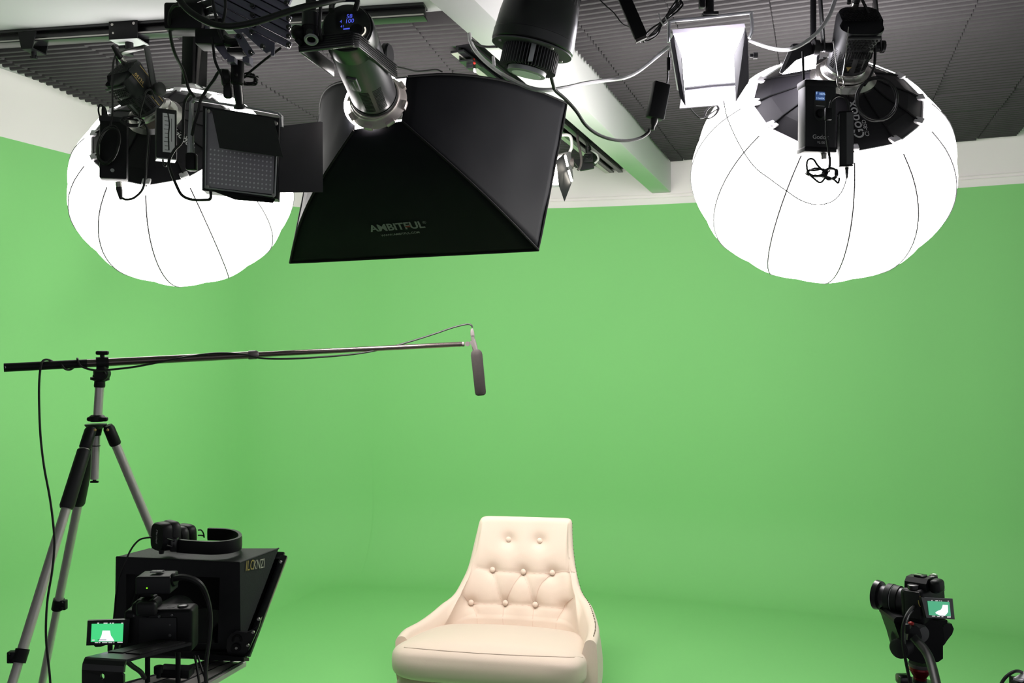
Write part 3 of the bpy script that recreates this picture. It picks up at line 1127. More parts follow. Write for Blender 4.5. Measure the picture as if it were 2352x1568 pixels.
def under_beam_rail(py):
    y = (2.77 - CAMH) * FPX / (CY - py)
    return V((qa.x + (y - qa.y) * BD.x / BD.y, y, 2.77))


p = P(1082, 147, 3.42)
root = thing('rail_trolley', p, 'small black trolley with a red lever on the rail beside the beam', 'trolley', 'rail trolleys')
g = G()
g.box(p, (0.10, 0.055, 0.006), Rb)
g.box(p + UP * 0.02 - BS * 0.03, (0.10, 0.004, 0.045), Rb)
g.box(p - BD * 0.0 + V((0, 0, -0.012)), (0.035, 0.03, 0.020), Rb, 0.003)
build('bracket', g, M['black_gloss'], root)
g = G()
g.tube([P(1088, 136, 3.40), P(1090, 146, 3.39)], 0.005, 10, 1)
build('red_lever', g, M['red_knob'], root)
g = G()
g.box(P(1091, 162, 3.41), (0.018, 0.010, 0.016), Rb, 0.003)
build('white_buckle', g, M['white_plastic'], root)

# small lit panel behind the softbox, with its clamp and leads
YS = 4.55
root = thing('led_panel_light', P(1292, 380, YS), 'small warm lit panel with one dark flap, half hidden behind the big softbox edge', 'led light', 'panel lights')
n = V((-0.80, -0.58, -0.12)).normalized()
u = V((-0.58, 0.80, 0)).normalized() * -1
v = n.cross(u)
if v.z < 0:
    v = -v
ce = P(1284, 384, YS)
Fm = cols(u, v, u.cross(v))
g = G()
g.box(ce - n * 0.030, (0.115, 0.15, 0.035), Fm, 0.004)
build('housing', g, M['mid_grey'], root)
g = G()
g.box(ce - n * 0.005, (0.095, 0.12, 0.004), Fm)
build('lit_face', g, M['glow_warm'], root)
g = G()
q = [P(1278, 368, YS - 0.09), P(1296, 352, YS - 0.06), P(1313, 420, YS - 0.10), P(1297, 462, YS - 0.22), P(1284, 424, YS - 0.20)]
g.slab(q[::-1], 0.003)
build('barn_door', g, M['dark_grey'], root)
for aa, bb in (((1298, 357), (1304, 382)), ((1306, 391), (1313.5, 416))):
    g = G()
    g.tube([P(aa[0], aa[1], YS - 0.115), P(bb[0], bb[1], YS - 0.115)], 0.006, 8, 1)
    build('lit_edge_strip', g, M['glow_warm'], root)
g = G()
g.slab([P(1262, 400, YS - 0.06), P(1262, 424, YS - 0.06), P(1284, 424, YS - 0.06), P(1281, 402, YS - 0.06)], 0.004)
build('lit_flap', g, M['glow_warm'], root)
g = G()
g.slab([P(1262, 425, YS - 0.08), P(1262, 429, YS - 0.08), P(1286, 428, YS - 0.08), P(1285, 424, YS - 0.08)], 0.01)
build('lower_flap', g, M['grey_metal'], root)
g = G()
g.tube([P(1275, 312, YS), P(1303, 310, YS), P(1312, 318, YS), P(1313, 338, YS), P(1308, 352, YS), P(1307, 378, YS)], 0.0085, 10, 6)
build('yoke', g, M['white_plastic'], root)
g = G()
g.cyl(P(1306, 375, YS), P(1317, 375, YS), 0.030, n=20)
build('tilt_knob', g, M['taupe'], root)

root = thing('cable_clamp', P(1352, 365, 5.0), 'dark clamp hung with loose cable under the far end of the rail beside the beam', 'clamp')
g = G()
g.box(P(1356, 366, 5.0), (0.085, 0.06, 0.055), cols(BD, -BS, UP), 0.006)
g.prism([(-0.07, 0.02), (0.05, 0.03), (0.06, -0.03), (-0.02, -0.045)], P(1342, 374, 4.98), V((1, 0, 0)), UP, 0.03)
build('jaw', g, M['dark_grey'], root)
g = G()
g.tube([P(1350, 330, 5.0), P(1352, 352, 5.0)], 0.018, 12, 1)
build('spigot', g, M['black_gloss'], root)
cable('pale lead hanging in a hook shape from the rail behind the softbox', [(1326, 300, 4.7), (1327, 322, 4.68), (1332, 345, 4.66), (1335, 365, 4.65), (1333, 382, 4.65), (1327, 391, 4.65)], 0.0075, 'taupe')
cable('white lead curling over the dark clamp below the rail beside the beam', [(1357, 347, 4.93), (1366, 350, 4.92), (1373, 358, 4.92), (1374, 367, 4.92), (1366, 375, 4.93)], 0.006, 'white_plastic')
cable('short black lead twisted in front of the dark clamp', [(1340, 360, 4.9), (1345, 356, 4.89), (1351, 357, 4.89), (1347, 363, 4.89), (1355, 364, 4.89), (1360, 352, 4.89), (1350, 346, 4.89)], 0.005, 'rubber')

# ------------------------------------------------------------------ rectangular softbox and its lamp
SA, SB, SC, SD = P(667, 603, 2.72), P(1236, 574, 2.50), P(1302, 238, 2.69), P(735, 262, 2.91)
R0 = P(862, 226, 2.27)
s_axis = ((SA + SB + SC + SD) / 4 - R0).normalized()
root = thing('softbox', R0, 'big black rectangular softbox with grey printed name on its lower face', 'softbox')
su = (SB - SA).normalized()
sv = s_axis.cross(su)
if sv.z < 0:
    sv = -sv
rr = 0.085
small = [R0 + s_axis * 0.025 - su * rr * 0.75 - sv * rr * 0.9, R0 + s_axis * 0.025 + su * rr * 0.9 - sv * rr * 0.75, R0 + s_axis * 0.025 + su * rr * 0.9 + sv * rr * 0.9, R0 + s_axis * 0.025 - su * rr * 0.9 + sv * rr * 0.9]
big = [SA, SB, SC, SD]
g = G()
NU, NV = 18, 22
cenb = (SA + SB + SC + SD) / 4
for k in range(4):
    a0, a1, b0_, b1_ = small[k], small[(k + 1) % 4], big[k], big[(k + 1) % 4]
    nrm = (b1_ - b0_).cross(a0 - b0_).normalized()
    if nrm.dot((b0_ + b1_) / 2 - cenb) < 0:
        nrm = -nrm
    vs, fs = [], []
    for i in range(NV + 1):
        t = i / NV
        tt = t
        for j in range(NU + 1):
            s_ = j / NU
            p = (a0.lerp(a1, s_)).lerp(b0_.lerp(b1_, s_), tt)
            bow = 0.055 * math.sin(math.pi * t ** 0.8)           # rods bow outward
            mid_ = 0.5 * (a0 + a1 + b0_ + b1_) / 2
            out = (p - (R0 + s_axis * (p - R0).dot(s_axis))).normalized()
            sag = -0.022 * math.sin(math.pi * s_) * math.sin(math.pi * min(1, t * 1.02))
            ed = 0.0
            p = p + out * bow + nrm * (sag + ed)
            p = p + nrm * 0.0035 * (noise.noise(p * 9.0) * math.sin(math.pi * s_))
            vs.append(p)
    for i in range(NV):
        for j in range(NU):
            a = i * (NU + 1) + j
            fs.append([a, a + 1, a + NU + 2, a + NU + 1])
    g.add(vs, fs)
shell = build('fabric_shell', g, M['fabric_black'], root)
sm = shell.modifiers.new('thickness', 'SOLIDIFY')
sm.thickness = 0.002
sm.offset = -1
g = G()
fr = []
for k in range(4):
    fr += [big[k].lerp(big[(k + 1) % 4], j / 10) for j in range(10)]
fr = [p for p in fr]
g.tube(fr, 0.0045, 6, 1, True)
build('front_rim', g, M['black_matte'], root)
g = G()
ins = [b + (cenb - b) * 0.16 - s_axis * 0.012 for b in big]
g.slab(ins, 0.002)
build('front_diffuser', g, M['glow_softbox'], root)
for k in range(4):
    g = G()
    rod = []
    for i in range(9):
        t = i / 8
        p = small[k].lerp(big[k], t)
        out = (p - (R0 + s_axis * (p - R0).dot(s_axis))).normalized()
        rod.append(p + out * (0.055 * math.sin(math.pi * t ** 0.8) + 0.002))
    g.tube(rod, 0.0035, 7, 2)
    build('corner_seam', g, M['black_matte'], root)
# printed name on the lower face
bvh = BVHTree.FromPolygons([v.co + WLOC[shell.name] for v in shell.data.vertices], [tuple(p.vertices) for p in shell.data.polygons])


def hit(bv, px, py):
    o = V((0, 0, CAMH))
    d = (P(px, py, 1.0) - o).normalized()
    h = bv.ray_cast(o, d)
    return h[0], h[1]


def print_box(body, pa, pb, mi, shear=0.0, off=0.0, lift=0.002, name='logo_lettering', squash=None):
    a, na = hit(bvh, *pa)
    b, nb = hit(bvh, *pb)
    g = G()
    x = (b - a)
    nn = na if na.y < 0 else -na
    nn = (nn - x.normalized() * nn.dot(x.normalized())).normalized()
    y = nn.cross(x.normalized())
    cu = G()
    cu.text(body, V((0, 0, 0)), V((1, 0, 0)), V((0, 1, 0)), width=x.length, off=off, shear=shear, ext=0.0)
    vs = []
    o = V((0, 0, CAMH))
    for p in cu.v:
        q = a + x.normalized() * p.x + y * p.y * (squash or 1.0)
        h = bvh.ray_cast(o, (q - o).normalized())
        q2 = h[0] if h[0] is not None else q
        vs.append(q2 + nn * lift)
    g.add(vs, cu.f)
    return build(name, g, M[mi], shell)


print_box('AMBITFUL', (853, 531), (979, 521), 'ink_dim', 0.0, 0.03)
print_box('WWW.AMBITFUL.COM', (877, 542), (965, 534), 'ink_dim', 0.0, 0.01)
print_box('®', (972, 513), (980, 512), 'ink_dim', 0.0, 0.0)
a, _ = hit(bvh, 931, 519)
b, _ = hit(bvh, 943, 518)
c, _ = hit(bvh, 943, 521)
d, _ = hit(bvh, 932, 522)
g = G()
g.slab([p + V((0, -0.0035, -0.001)) for p in (d, c, b, a)], 0.0006)
build('red_logo_bar', g, M['ink_red'], shell)
# speed ring, wider toothed flange
g = G()
g.lathe(R0 - s_axis * 0.005, s_axis, [(0, 0.060), (0, 0.070), (0.008, 0.072), (0.014, 0.078), (0.026, 0.084), (0.030, 0.060)], 56)
ringo = build('speed_ring', g, M['silver_ring'], root)
for k in range(8):
    g = G()
    a = 2 * math.pi * k / 8 + 0.2
    FR = frame(s_axis)
    q = R0 + s_axis * 0.016 + FR @ V((0.082 * math.cos(a), 0.082 * math.sin(a), 0))
    g.box(q, (0.012, 0.026, 0.014), FR @ Matrix.Rotation(a, 3, 'Z'), 0.003)
    build('rod_socket', g, M['silver_ring'], ringo)
g = G()
g.lathe(R0 + s_axis * 0.034 + V((-0.016, 0, 0.014)), s_axis, [(0, 0.0), (0, 0.088), (0.003, 0.088), (0.003, 0.0)], 40)
build('added_glow_disc', g, M['glow_softbox'], root)  # glowing disc added to stand in for light inside the softbox

# lamp head: slim round barrel with a control face at its rear
R_back = P(797, 62, 1.92)
lax = (R0 - R_back).normalized()
L = (R0 - R_back).length
root = thing('studio_light', R0 - lax * 0.2, 'slim gunmetal studio light with lit blue display on its rear, feeding the black softbox', 'studio light')
FL = frame(-lax)                     # z towards the rear face
LX, LY = FL @ V((1, 0, 0)), FL @ V((0, 1, 0))
if LX.x < 0:
    LX, LY = -LX, -LY
FLc = cols(LX, LY, LX.cross(LY))
rb_ = 0.062
g = G()
g.lathe(R0 - lax * 0.016, -lax, [(0, rb_ - 0.004), (0.004, rb_), (L - 0.075, rb_), (L - 0.073, rb_ - 0.001)], 64)
barrel = build('barrel', g, M['gunmetal'], root)
g = G()
g.lathe(R_back + lax * 0.062, -lax, [(0, rb_ + 0.0005), (0.046, rb_ + 0.001), (0.058, rb_ - 0.002), (0.062, rb_ - 0.008)], 64)
build('rear_shell', g, M['black_gloss'], root)
g = G()
g.lathe(R0 - lax * 0.022, -lax, [(0, rb_ + 0.002), (0.010, rb_ + 0.002)], 64)
build('dark_joint', g, M['black_matte'], root)
g = G()
g.lathe(R0 + lax * 0.002, -lax, [(0, 0.071), (0.006, 0.0705), (0.010, 0.067), (0.022, 0.0665)], 64)
build('front_collar', g, M['silver_ring'], root)
g = G()
tocam = (V((0, 0, CAMH)) - R0).normalized()
ca = math.atan2(tocam.dot(LY), tocam.dot(LX))
for col in (-0.50, 0.06):
    for k in range(15):
        a = ca + col + 0.12
        d = 0.050 + k * 0.0072
        q = R0 - lax * d + (LX * math.cos(a) + LY * math.sin(a)) * (rb_ + 0.0002)
        rad = LX * math.cos(a) + LY * math.sin(a)
        tan = -LX * math.sin(a) + LY * math.cos(a)
        for e in (-1, 0, 1):
            ra2 = a + e * 0.13
            rad = LX * math.cos(ra2) + LY * math.sin(ra2)
            tan = -LX * math.sin(ra2) + LY * math.cos(ra2)
            g.box(R0 - lax * d + rad * (rb_ + 0.0001), (0.0012, 0.0086, 0.0030), cols(rad, tan, rad.cross(tan)))
build('slot_vent', g, M['black_matte'], barrel)
g = G()
a = ca - 0.62
rad = LX * math.cos(a) + LY * math.sin(a)
tan = -LX * math.sin(a) + LY * math.cos(a)
g.box(R0 - lax * 0.20 + rad * (rb_ + 0.001), (0.008, 0.026, 0.062), cols(rad, tan, rad.cross(tan)), 0.002)
g.box(R0 - lax * 0.20 + rad * (rb_ + 0.005), (0.006, 0.010, 0.050), cols(rad, tan, rad.cross(tan)), 0.002)
build('mount_clip', g, M['mid_grey'], barrel)
# rear control face
fo = R_back + lax * 0.0
g = G()
g.lathe(fo, -lax, [(0, 0.056), (0.002, 0.055)], 48)
face = build('control_face', g, M['black_gloss'], root)
fx = V((1, 0, 0.10))
fx = (fx - lax * fx.dot(lax)).normalized()
fy = (-lax).cross(fx)
fn = -lax
g = G()
fo2 = fo + fn * 0.0026
for body, dx, dy, wd in (('58', 0.000, 0.020, 0.014), ('4', -0.016, 0.010, 0.005), ('100', -0.004, 0.008, 0.019), ('41', -0.015, -0.002, 0.008)):
    g.text(body, fo2 + fx * dx + fy * dy, fx, fy, width=wd, off=0.0, shear=0.15)
g.box(fo2 + fx * -0.001 - fy * 0.006, (0.015, 0.003, 0.0004), cols(fx, fy, fn))
build('display_digits', g, M['lcd_blue'], face)
g = G()
arc = [fo2 + fn * 0.002 + fx * (0.022 + 0.021 * math.cos(t)) + fy * (-0.014 + 0.017 * math.sin(t)) for t in [math.radians(200 + 12 * i) for i in range(16)]]
g.tube(arc, 0.0016, 7, 2)
build('dial_arc', g, M['arc_white'], face)
g = G()
g.lathe(fo + fx * 0.022 - fy * 0.014, fn, [(0, 0.016), (0.008, 0.015), (0.009, 0.013)], 28)
build('dial', g, M['black'], face)
g = G()
g.tube([P(761, 24, 1.88), P(764, 8, 1.90), P(775, 0, 1.90), P(812, -2, 1.90), P(821, 4, 1.90), P(816, 22, 1.91)], 0.0065, 10, 5)
build('carry_handle', g, M['rubber'], root)
# U bracket: ribbed front bar and two arms back to the pivots
g = G()
YBk = 1.86
arm_h = 0.032


def strap(g, pts, h, t):
    for (a, b) in zip(pts[:-1], pts[1:]):
        d = (b - a).normalized()
        up2 = (UP - d * UP.dot(d)).normalized()
        nn = d.cross(up2)
        g.box((a + b) / 2, ((b - a).length + t, t, h), cols(d, -nn, up2) if cols(d, -nn, up2).determinant() > 0 else cols(d, nn, up2), 0.001)


pv = R0 - lax * 0.155
pr, pl = pv + V((0.080, 0.006, 0.0)), pv - V((0.080, 0.004, 0.0))
f1, f2 = P(690, 104, YBk), P(808, 90, YBk - 0.012)
f3 = P(822, 93, YBk + 0.005)
strap(g, [f1, f2], arm_h, 0.008)
strap(g, [f2, f3, pr], arm_h, 0.007)
strap(g, [f1, pl], arm_h, 0.007)
br = build('bracket', g, M['black_gloss'], root)
g = G()
for k in range(6):
    o = UP * (-0.013 + k * 0.0052)
    strap(g, [f1 + V((0, -0.0045, 0)) + o, f2 + V((0, -0.0045, 0)) + o], 0.0022, 0.002)
    strap(g, [f2 + V((0.004, -0.004, 0)) + o, f3 + V((0.004, -0.003, 0)) + o, pr + V((0.004, -0.004, 0)) + o], 0.0022, 0.002)
build('rib', g, M['black'], br)
g = G()
g.lathe(P(868, 126, 2.10), V((1, -0.25, -0.05)), [(0, 0.020), (0.018, 0.022), (0.020, 0.028), (0.030, 0.028), (0.034, 0.024)], 28)
kn = build('tilt_knob', g, M['black_gloss'], root)
# post it hangs from
root = thing('hanging_post', P(714, 88, 1.84), 'black vertical post with a pale round foot holding the slim studio light', 'post')
g = G()
tp = P(714, 60, 1.85)
g.tube([tp, V((tp.x, tp.y, CEIL))], 0.0115, 20, 1)
g.lathe(P(713, 62, 1.85), UP, [(0, 0.019), (0.03, 0.019), (0.034, 0.014)], 24)
build('tube', g, M['black_gloss'], root)
g = G()
g.lathe(P(713, 90, 1.85), UP, [(0, 0.014), (0.006, 0.017), (0.03, 0.018)], 24)
build('collar', g, M['black'], root)
g = G()
g.torus(P(715, 91, 1.835), V((0.1, -0.55, -1)), 0.0125, 0.0035, 32, 8)
build('pale_foot_ring', g, M['grey_metal'], root)
g = G()
g.lathe(P(712, 76, 1.829), V((0, -1, 0)), [(0, 0.009), (0.006, 0.008), (0.0065, 0.004)], 18)
build('set_screw', g, M['black_gloss'], root)
g = G()
g.ball(P(686, 76, 1.85), 0.017, None, 14)
g.tube([P(676, 62, 1.85), P(688, 78, 1.85), P(702, 80, 1.85)], 0.008, 10, 4)
g.tube([P(682, 100, 1.85), P(690, 92, 1.85)], 0.009, 10, 2)
build('side_clamp', g, M['black'], root)
cable('black lead beside the hanging post, looping down behind the ribbed bracket', [(736, -10, 1.83), (736, 25, 1.83), (734, 60, 1.835), (737, 84, 1.84), (742, 98, 1.86)], 0.0040)
cable('thin black cable lying along the top edge of the big softbox', [(892, 155, 2.60), (908, 153, 2.62), (930, 157, 2.66), (955, 163, 2.70), (980, 162, 2.72), (1003, 160, 2.74), (1016, 165, 2.75)], 0.0025)

# ------------------------------------------------------------------ round ventilated fixture, top centre
axis = (P(1217, 152, 2.016) - P(1250, 6, 2.0)).normalized()     # downwards
cb = P(1222, 112, 2.0)                                         # centre of the lower rim
root = thing('spotlight', cb - axis * 0.2, 'large round black spotlight body with ribbed heatsink below, beside the white beam', 'spotlight')
Rb2 = 0.100
g = G()
g.lathe(cb, -axis, [(0, Rb2 - 0.028), (0, Rb2 - 0.004), (0.004, Rb2), (0.026, Rb2), (0.027, Rb2 - 0.001), (0.029, Rb2 - 0.001), (0.07, Rb2 - 0.004), (0.11, Rb2 - 0.010), (0.20, Rb2 - 0.016), (0.30, Rb2 - 0.018)], 72)
body = build('body', g, M['black_gloss'], root)
FF = frame(-axis)
g = G()
for k in range(10):
    a = math.radians(-70 + k * 8.0)
    dirv = V((math.sin(math.radians(20 + k * 7.5)), -math.cos(math.radians(20 + k * 7.5)), 0))
    dirv = (dirv - axis * dirv.dot(axis)).normalized()
    tan = axis.cross(dirv)
    g.box(cb - axis * 0.150 + dirv * (Rb2 - 0.0125), (0.005, 0.0042, 0.085), cols(dirv, tan, dirv.cross(tan)), 0.001)
build('slot_vent', g, M['black_matte'], body)
g = G()
g.lathe(cb + axis * 0.004, -axis, [(0, 0.060), (0, 0.0985), (0.003, 0.0985), (0.003, 0.060)], 64, caps=False)
build('rim_plate', g, M['mid_grey'], root)
for a in (0.35, 2.4, 4.2, 5.6):
    g = G()
    q = cb + axis * 0.004 + FF @ V((0.083 * math.cos(a), 0.083 * math.sin(a), 0))
    g.lathe(q, axis, [(0, 0.0045), (0.003, 0.004)], 14)
    build('screw', g, M['alu'], root)
g = G()
g.lathe(cb + axis * 0.002, axis, [(0, 0.052), (0.045, 0.052), (0.049, 0.048)], 48)
sink = build('heatsink_core', g, M['black_matte'], root)
for k in range(54):
    a = 2 * math.pi * k / 54
    rad = FF @ V((math.cos(a), math.sin(a), 0))
    tan = FF @ V((-math.sin(a), math.cos(a), 0))
    g = G()
    g.box(cb + axis * 0.026 + rad * 0.0605, (0.018, 0.0018, 0.048), cols(rad, tan, rad.cross(tan)))
    build('cooling_fin', g, M['mid_grey'], sink)
g = G()
g.box(cb + axis * 0.026 + V((0.005, -0.069, -0.004)), (0.012, 0.004, 0.048), cols(V((1, 0, 0)), axis.cross(V((1, 0, 0))), axis), 0.001)
build('flat_fin', g, M['grey_metal'], sink)
g = G()
g.lathe(cb + axis * 0.049, axis, [(0, 0.048), (0.012, 0.047), (0.013, 0.044)], 48)
build('end_disc', g, M['grey_metal'], root)
g = G()
g.lathe(cb + axis * 0.0622, axis, [(0, 0.0), (0, 0.036), (0.0008, 0.036), (0.0008, 0)], 40)
build('end_sticker', g, M['label_paper'], root)
g = G()
tp = cb - axis * 0.30
g.tube([tp, V((tp.x, tp.y + 0.02, CEIL))], 0.02, 20, 1)
build('hanging_stem', g, M['black'], root)

# black arm, bundled wire and the pale conduit
root = thing('support_arm', P(1440, 10, 2.25), 'flat black arm slanting down from the ceiling beside the lit panel', 'arm')
g = G()
aa, bb = P(1418, -40, 2.27), P(1473, 86, 2.24)
d = (bb - aa).normalized()
sd = V((1, 0, 0)) - d * d.x
sd.normalize()
g.box((aa + bb) / 2, (0.036, 0.012, (bb - aa).length), cols(sd, d.cross(sd), d), 0.003)
g.tube([aa, V((aa.x - 0.02, aa.y + 0.02, CEIL))], 0.014, 14, 1)
build('bar', g, M['black'], root)
g = G()
g.slab([P(1462, 97, 2.235), P(1486, 86, 2.235), P(1484, 80, 2.235), P(1460, 90, 2.235)][::-1], 0.012)
build('end_tip', g, M['taupe'], root)
g = G()
rng = random.Random(11)
pts = []
for k in range(9):
    o1, o2 = rng.uniform(-7, 7), rng.uniform(-9, 9)
    a = [(1478 + o1, 92 + rng.uniform(-4, 6)), (1500 + o2 * 1.2, 72 + o2), (1524, 48 + o1 * 0.6), (1548 + o2, 20 + o1), (1562 + o1, 3 + o2)]
    if k % 2:
        a = a[::-1]
    pts += [P(x, y, 2.29 + rng.uniform(-0.015, 0.015)) for x, y in a]
g.tube(pts, 0.0022, 6, 5)
single('hanging_cable_tangle', g, M['rubber'], 'slanting bundle of folded black wire tied beside the flat black arm', 'cable')
cable('white tie round the slanting bundle of folded wire', [(1513, 31, 2.26), (1517, 47, 2.255), (1524, 56, 2.255), (1532, 50, 2.265), (1528, 40, 2.28)], 0.002, 'white_plastic', 'cable tie', name='cable_tie')
cable('thin black wire crossing the grey foam to the flat black arm', [(1372, -6, 2.6), (1390, 12, 2.6), (1410, 30, 2.58), (1430, 55, 2.5), (1452, 64, 2.35)], 0.0022)
cable('pale grey conduit sagging from the white beam across to the lit panel', [(1078, 76, 2.62), (1082, 98, 2.62), (1098, 124, 2.62), (1130, 154, 2.50), (1170, 180, 2.38), (1215, 201, 2.30), (1255, 207, 2.30), (1300, 201, 2.36), (1345, 191, 2.46), (1395, 184, 2.54), (1435, 178, 2.56), (1465, 164, 2.58), (1500, 137, 2.60), (1535, 108, 2.62)], 0.0062, 'white_hose', 'conduit', name='flexible_conduit')
cable('pale grey conduit sagging from the lit panel up over the lamp yoke', [(1722, 93, 2.62), (1750, 104, 2.58), (1785, 113, 2.48), (1815, 113, 2.38), (1845, 100, 2.36), (1880, 72, 2.34), (1905, 35, 2.34), (1920, -6, 2.38)], 0.0058, 'white_hose', 'conduit', name='flexible_conduit')
cable('black lead crossing the beam from the round spotlight to the power brick', [(1258, 150, 2.10), (1263, 165, 2.12), (1271, 196, 2.16), (1276, 208, 2.18), (1300, 229, 2.22), (1324, 256, 2.26), (1345, 287, 2.30), (1372, 308, 2.34), (1405, 320, 2.38), (1440, 323, 2.42), (1470, 317, 2.45), (1488, 305, 2.46), (1492, 296, 2.46)], 0.0048)
cable('short black lead dropping from the beam to the side of the round spotlight', [(1085, 92, 2.30), (1098, 103, 2.24), (1115, 107, 2.15), (1142, 107, 2.06)], 0.0030)
cable('short white cable tie hanging from the conduit under the beam', [(1133, 130, 2.58), (1134, 142, 2.575), (1134.5, 152, 2.57)], 0.005, 'white_plastic', 'cable tie', name='cable_tie')

c4 = P(1511, 232, 2.46)
d = (P(1518, 192, 2.46) - P(1503, 273, 2.46)).normalized()
sd = V((1, 0.25, 0))
sd = (sd - d * sd.dot(d)).normalized()
Rm = cols(sd, d.cross(sd), d)
root = thing('power_adapter', c4 - UP * 0.06, 'slim black power brick hanging below the lit panel against the foam ceiling', 'power adapter', 'power adapters')
g = G()
g.box(c4, (0.050, 0.030, 0.108), Rm, 0.004)
build('body', g, M['black'], root)
g = G()
g.box(c4 + Rm @ V((0.0245, -0.004, 0)), (0.003, 0.018, 0.102), Rm, 0.001)
build('pale_side', g, M['grey_metal'], root)
g = G()
g.lathe(c4 - d * 0.054, -d, [(0, 0.011), (0.012, 0.010), (0.022, 0.006), (0.034, 0.005)], 16)
build('mains_plug', g, M['rubber'], root)
cable('short lead with a plug from the power brick up to the lit panel', [(1532, 192, 2.46), (1534, 175, 2.47), (1534, 160, 2.47), (1535, 140, 2.47), (1537, 118, 2.48)], 0.0026)
g = G()
g.box(P(1536, 147, 2.465), (0.012, 0.010, 0.040), None, 0.003)
single('inline_connector', g, M['black'], 'small black inline connector between the power brick and the lit panel', 'connector')


# ------------------------------------------------------------------ panel lights with barn doors
def quad_frame(tl, tr, br, bl, y):
    return [P(*tl, y), P(*tr, y), P(*br, y), P(*bl, y)]


root = thing('led_panel_light', P(1630, 140, 2.55), 'brightly lit square panel with open flaps hanging against the foam ceiling', 'led light', 'panel lights')
q = [P(1546, 76, 2.56), P(1712, 63, 2.58), P(1692, 202, 2.66), P(1566, 212, 2.64)]
n = (q[1] - q[0]).cross(q[3] - q[0]).normalized()
if n.y > 0:
    n = -n
g = G()
fo4 = [p - n * 0.004 for p in q]
back = [p - n * 0.05 for p in q]
g.add(fo4 + back, [[0, 1, 2, 3], [7, 6, 5, 4], [0, 4, 5, 1], [1, 5, 6, 2], [2, 6, 7, 3], [3, 7, 4, 0]])
build('housing', g, M['grey_metal'], root)
cen = sum(q, V()) / 4
g = G()
g.slab([cen + (p - cen) * 0.95 for p in q][::-1] if False else [cen + (p - cen) * 0.95 for p in q], 0.003)
build('lit_face', g, M['glow_led'], root)
flaps = (
    ('top_flap', [(1544, 68, 2.54), (1710, 54, 2.56), (1712, 63, 2.57), (1546, 77, 2.55)], 'lilac'),
    ('side_flap', [(1540, 92, 2.545), (1548, 80, 2.55), (1566, 126, 2.58), (1575, 242, 2.50), (1562, 222, 2.52)], 'flap_grey'),
    ('side_flap', [(1712, 66, 2.57), (1717, 90, 2.56), (1720, 186, 2.52), (1690, 232, 2.50), (1685, 126, 2.60)], 'flap_grey'),
    ('bottom_flap', [(1567, 212, 2.63), (1690, 198, 2.65), (1706, 236, 2.52), (1561, 248, 2.50)], 'lilac'),
)
for nm, pp, mm in flaps:
    g = G()
    g.slab([P(*p) for p in pp], 0.002)
    build(nm, g, M[mm], root)
g = G()
g.tube([P(1536, 97, 2.58), P(1537, 56, 2.58), P(1543, 48, 2.58), P(1600, 42.5, 2.60), P(1715, 30, 2.60), P(1725, 34, 2.60), P(1727, 70, 2.60), P(1721, 88, 2.60)], 0.0055, 8, 4)
build('yoke', g, M['grey_metal'], root)
g = G()
g.lathe(P(1722, 128, 2.60), V((1, -0.1, 0)), [(0, 0.006), (0.010, 0.006), (0.011, 0.010), (0.024, 0.010)], 16)
build('tilt_knob', g, M['black'], root)
g = G()
g.tube([P(1574, 204, 2.60), P(1634, 197, 2.61), P(1690, 193, 2.62)], 0.006, 8, 1)
build('flap_hinge', g, M['mid_grey'], root)
g = G()
g.cyl(P(1630, 34, 2.60), V((P(1630, 0, 2.60).x, 2.60, CEIL)), 0.013, n=18)
g.box(P(1631, 33, 2.60), (0.048, 0.03, 0.010), None, 0.002)
g.box(P(1612, 8, 2.60), (0.018, 0.02, 0.03), None, 0.003)
build('hanging_spigot', g, M['black'], root)
g = G()
pts = []
for i in range(46):
    a = i * 0.62
    pts.append(P(1634 + 16 * math.cos(a) * (1 + 0.1 * math.sin(i)), 257 + 13 * math.sin(a) - 0.5 * 16 * math.cos(a), 2.56))
g.tube([P(1585, 248, 2.55), P(1600, 265, 2.55), P(1615, 271, 2.55)] + pts, 0.0022, 6, 3)
single('hanging_cable_coil', g, M['rubber'], 'small loop of black cable dangling under the brightly lit square panel', 'cable')

# light seen between the right lantern's cap and lamp head
root = thing('led_panel_light', P(1840, 140, 2.5), 'lit bar light with a dark slanting flap, seen between lantern cap and lamp head', 'led light', 'panel lights')
g = G()
g.slab([P(1798, 168, 2.46), P(1874, 154, 2.48), P(1876, 124, 2.53), P(1840, 128, 2.53)][::-1], 0.004)
build('lit_face', g, M['glow_led'], root)
g = G()
g.slab([P(1793, 165, 2.43), P(1815, 120, 2.43), P(1862, 96, 2.46), P(1874, 122, 2.46), P(1830, 138, 2.44)][::-1], 0.004)
build('flap', g, M['flap_grey'], root)
g = G()
g.box(P(1848, 121, 2.555), (0.085, 0.03, 0.05), None, 0.005)
g.cyl(P(1868, 100, 2.555), V((P(1868, 100, 2.555).x, 2.555, CEIL - 0.04)), 0.009, n=16)
build('housing', g, M['black'], root)
g = G()
g.slab([P(1791, 166, 2.425), P(1797, 169, 2.425), P(1822, 112, 2.425), P(1812, 116, 2.425)][::-1], 0.006)
build('pale_flap_edge', g, M['mid_grey'], root)  # mid-grey strip along the slanting edge of the dark flap

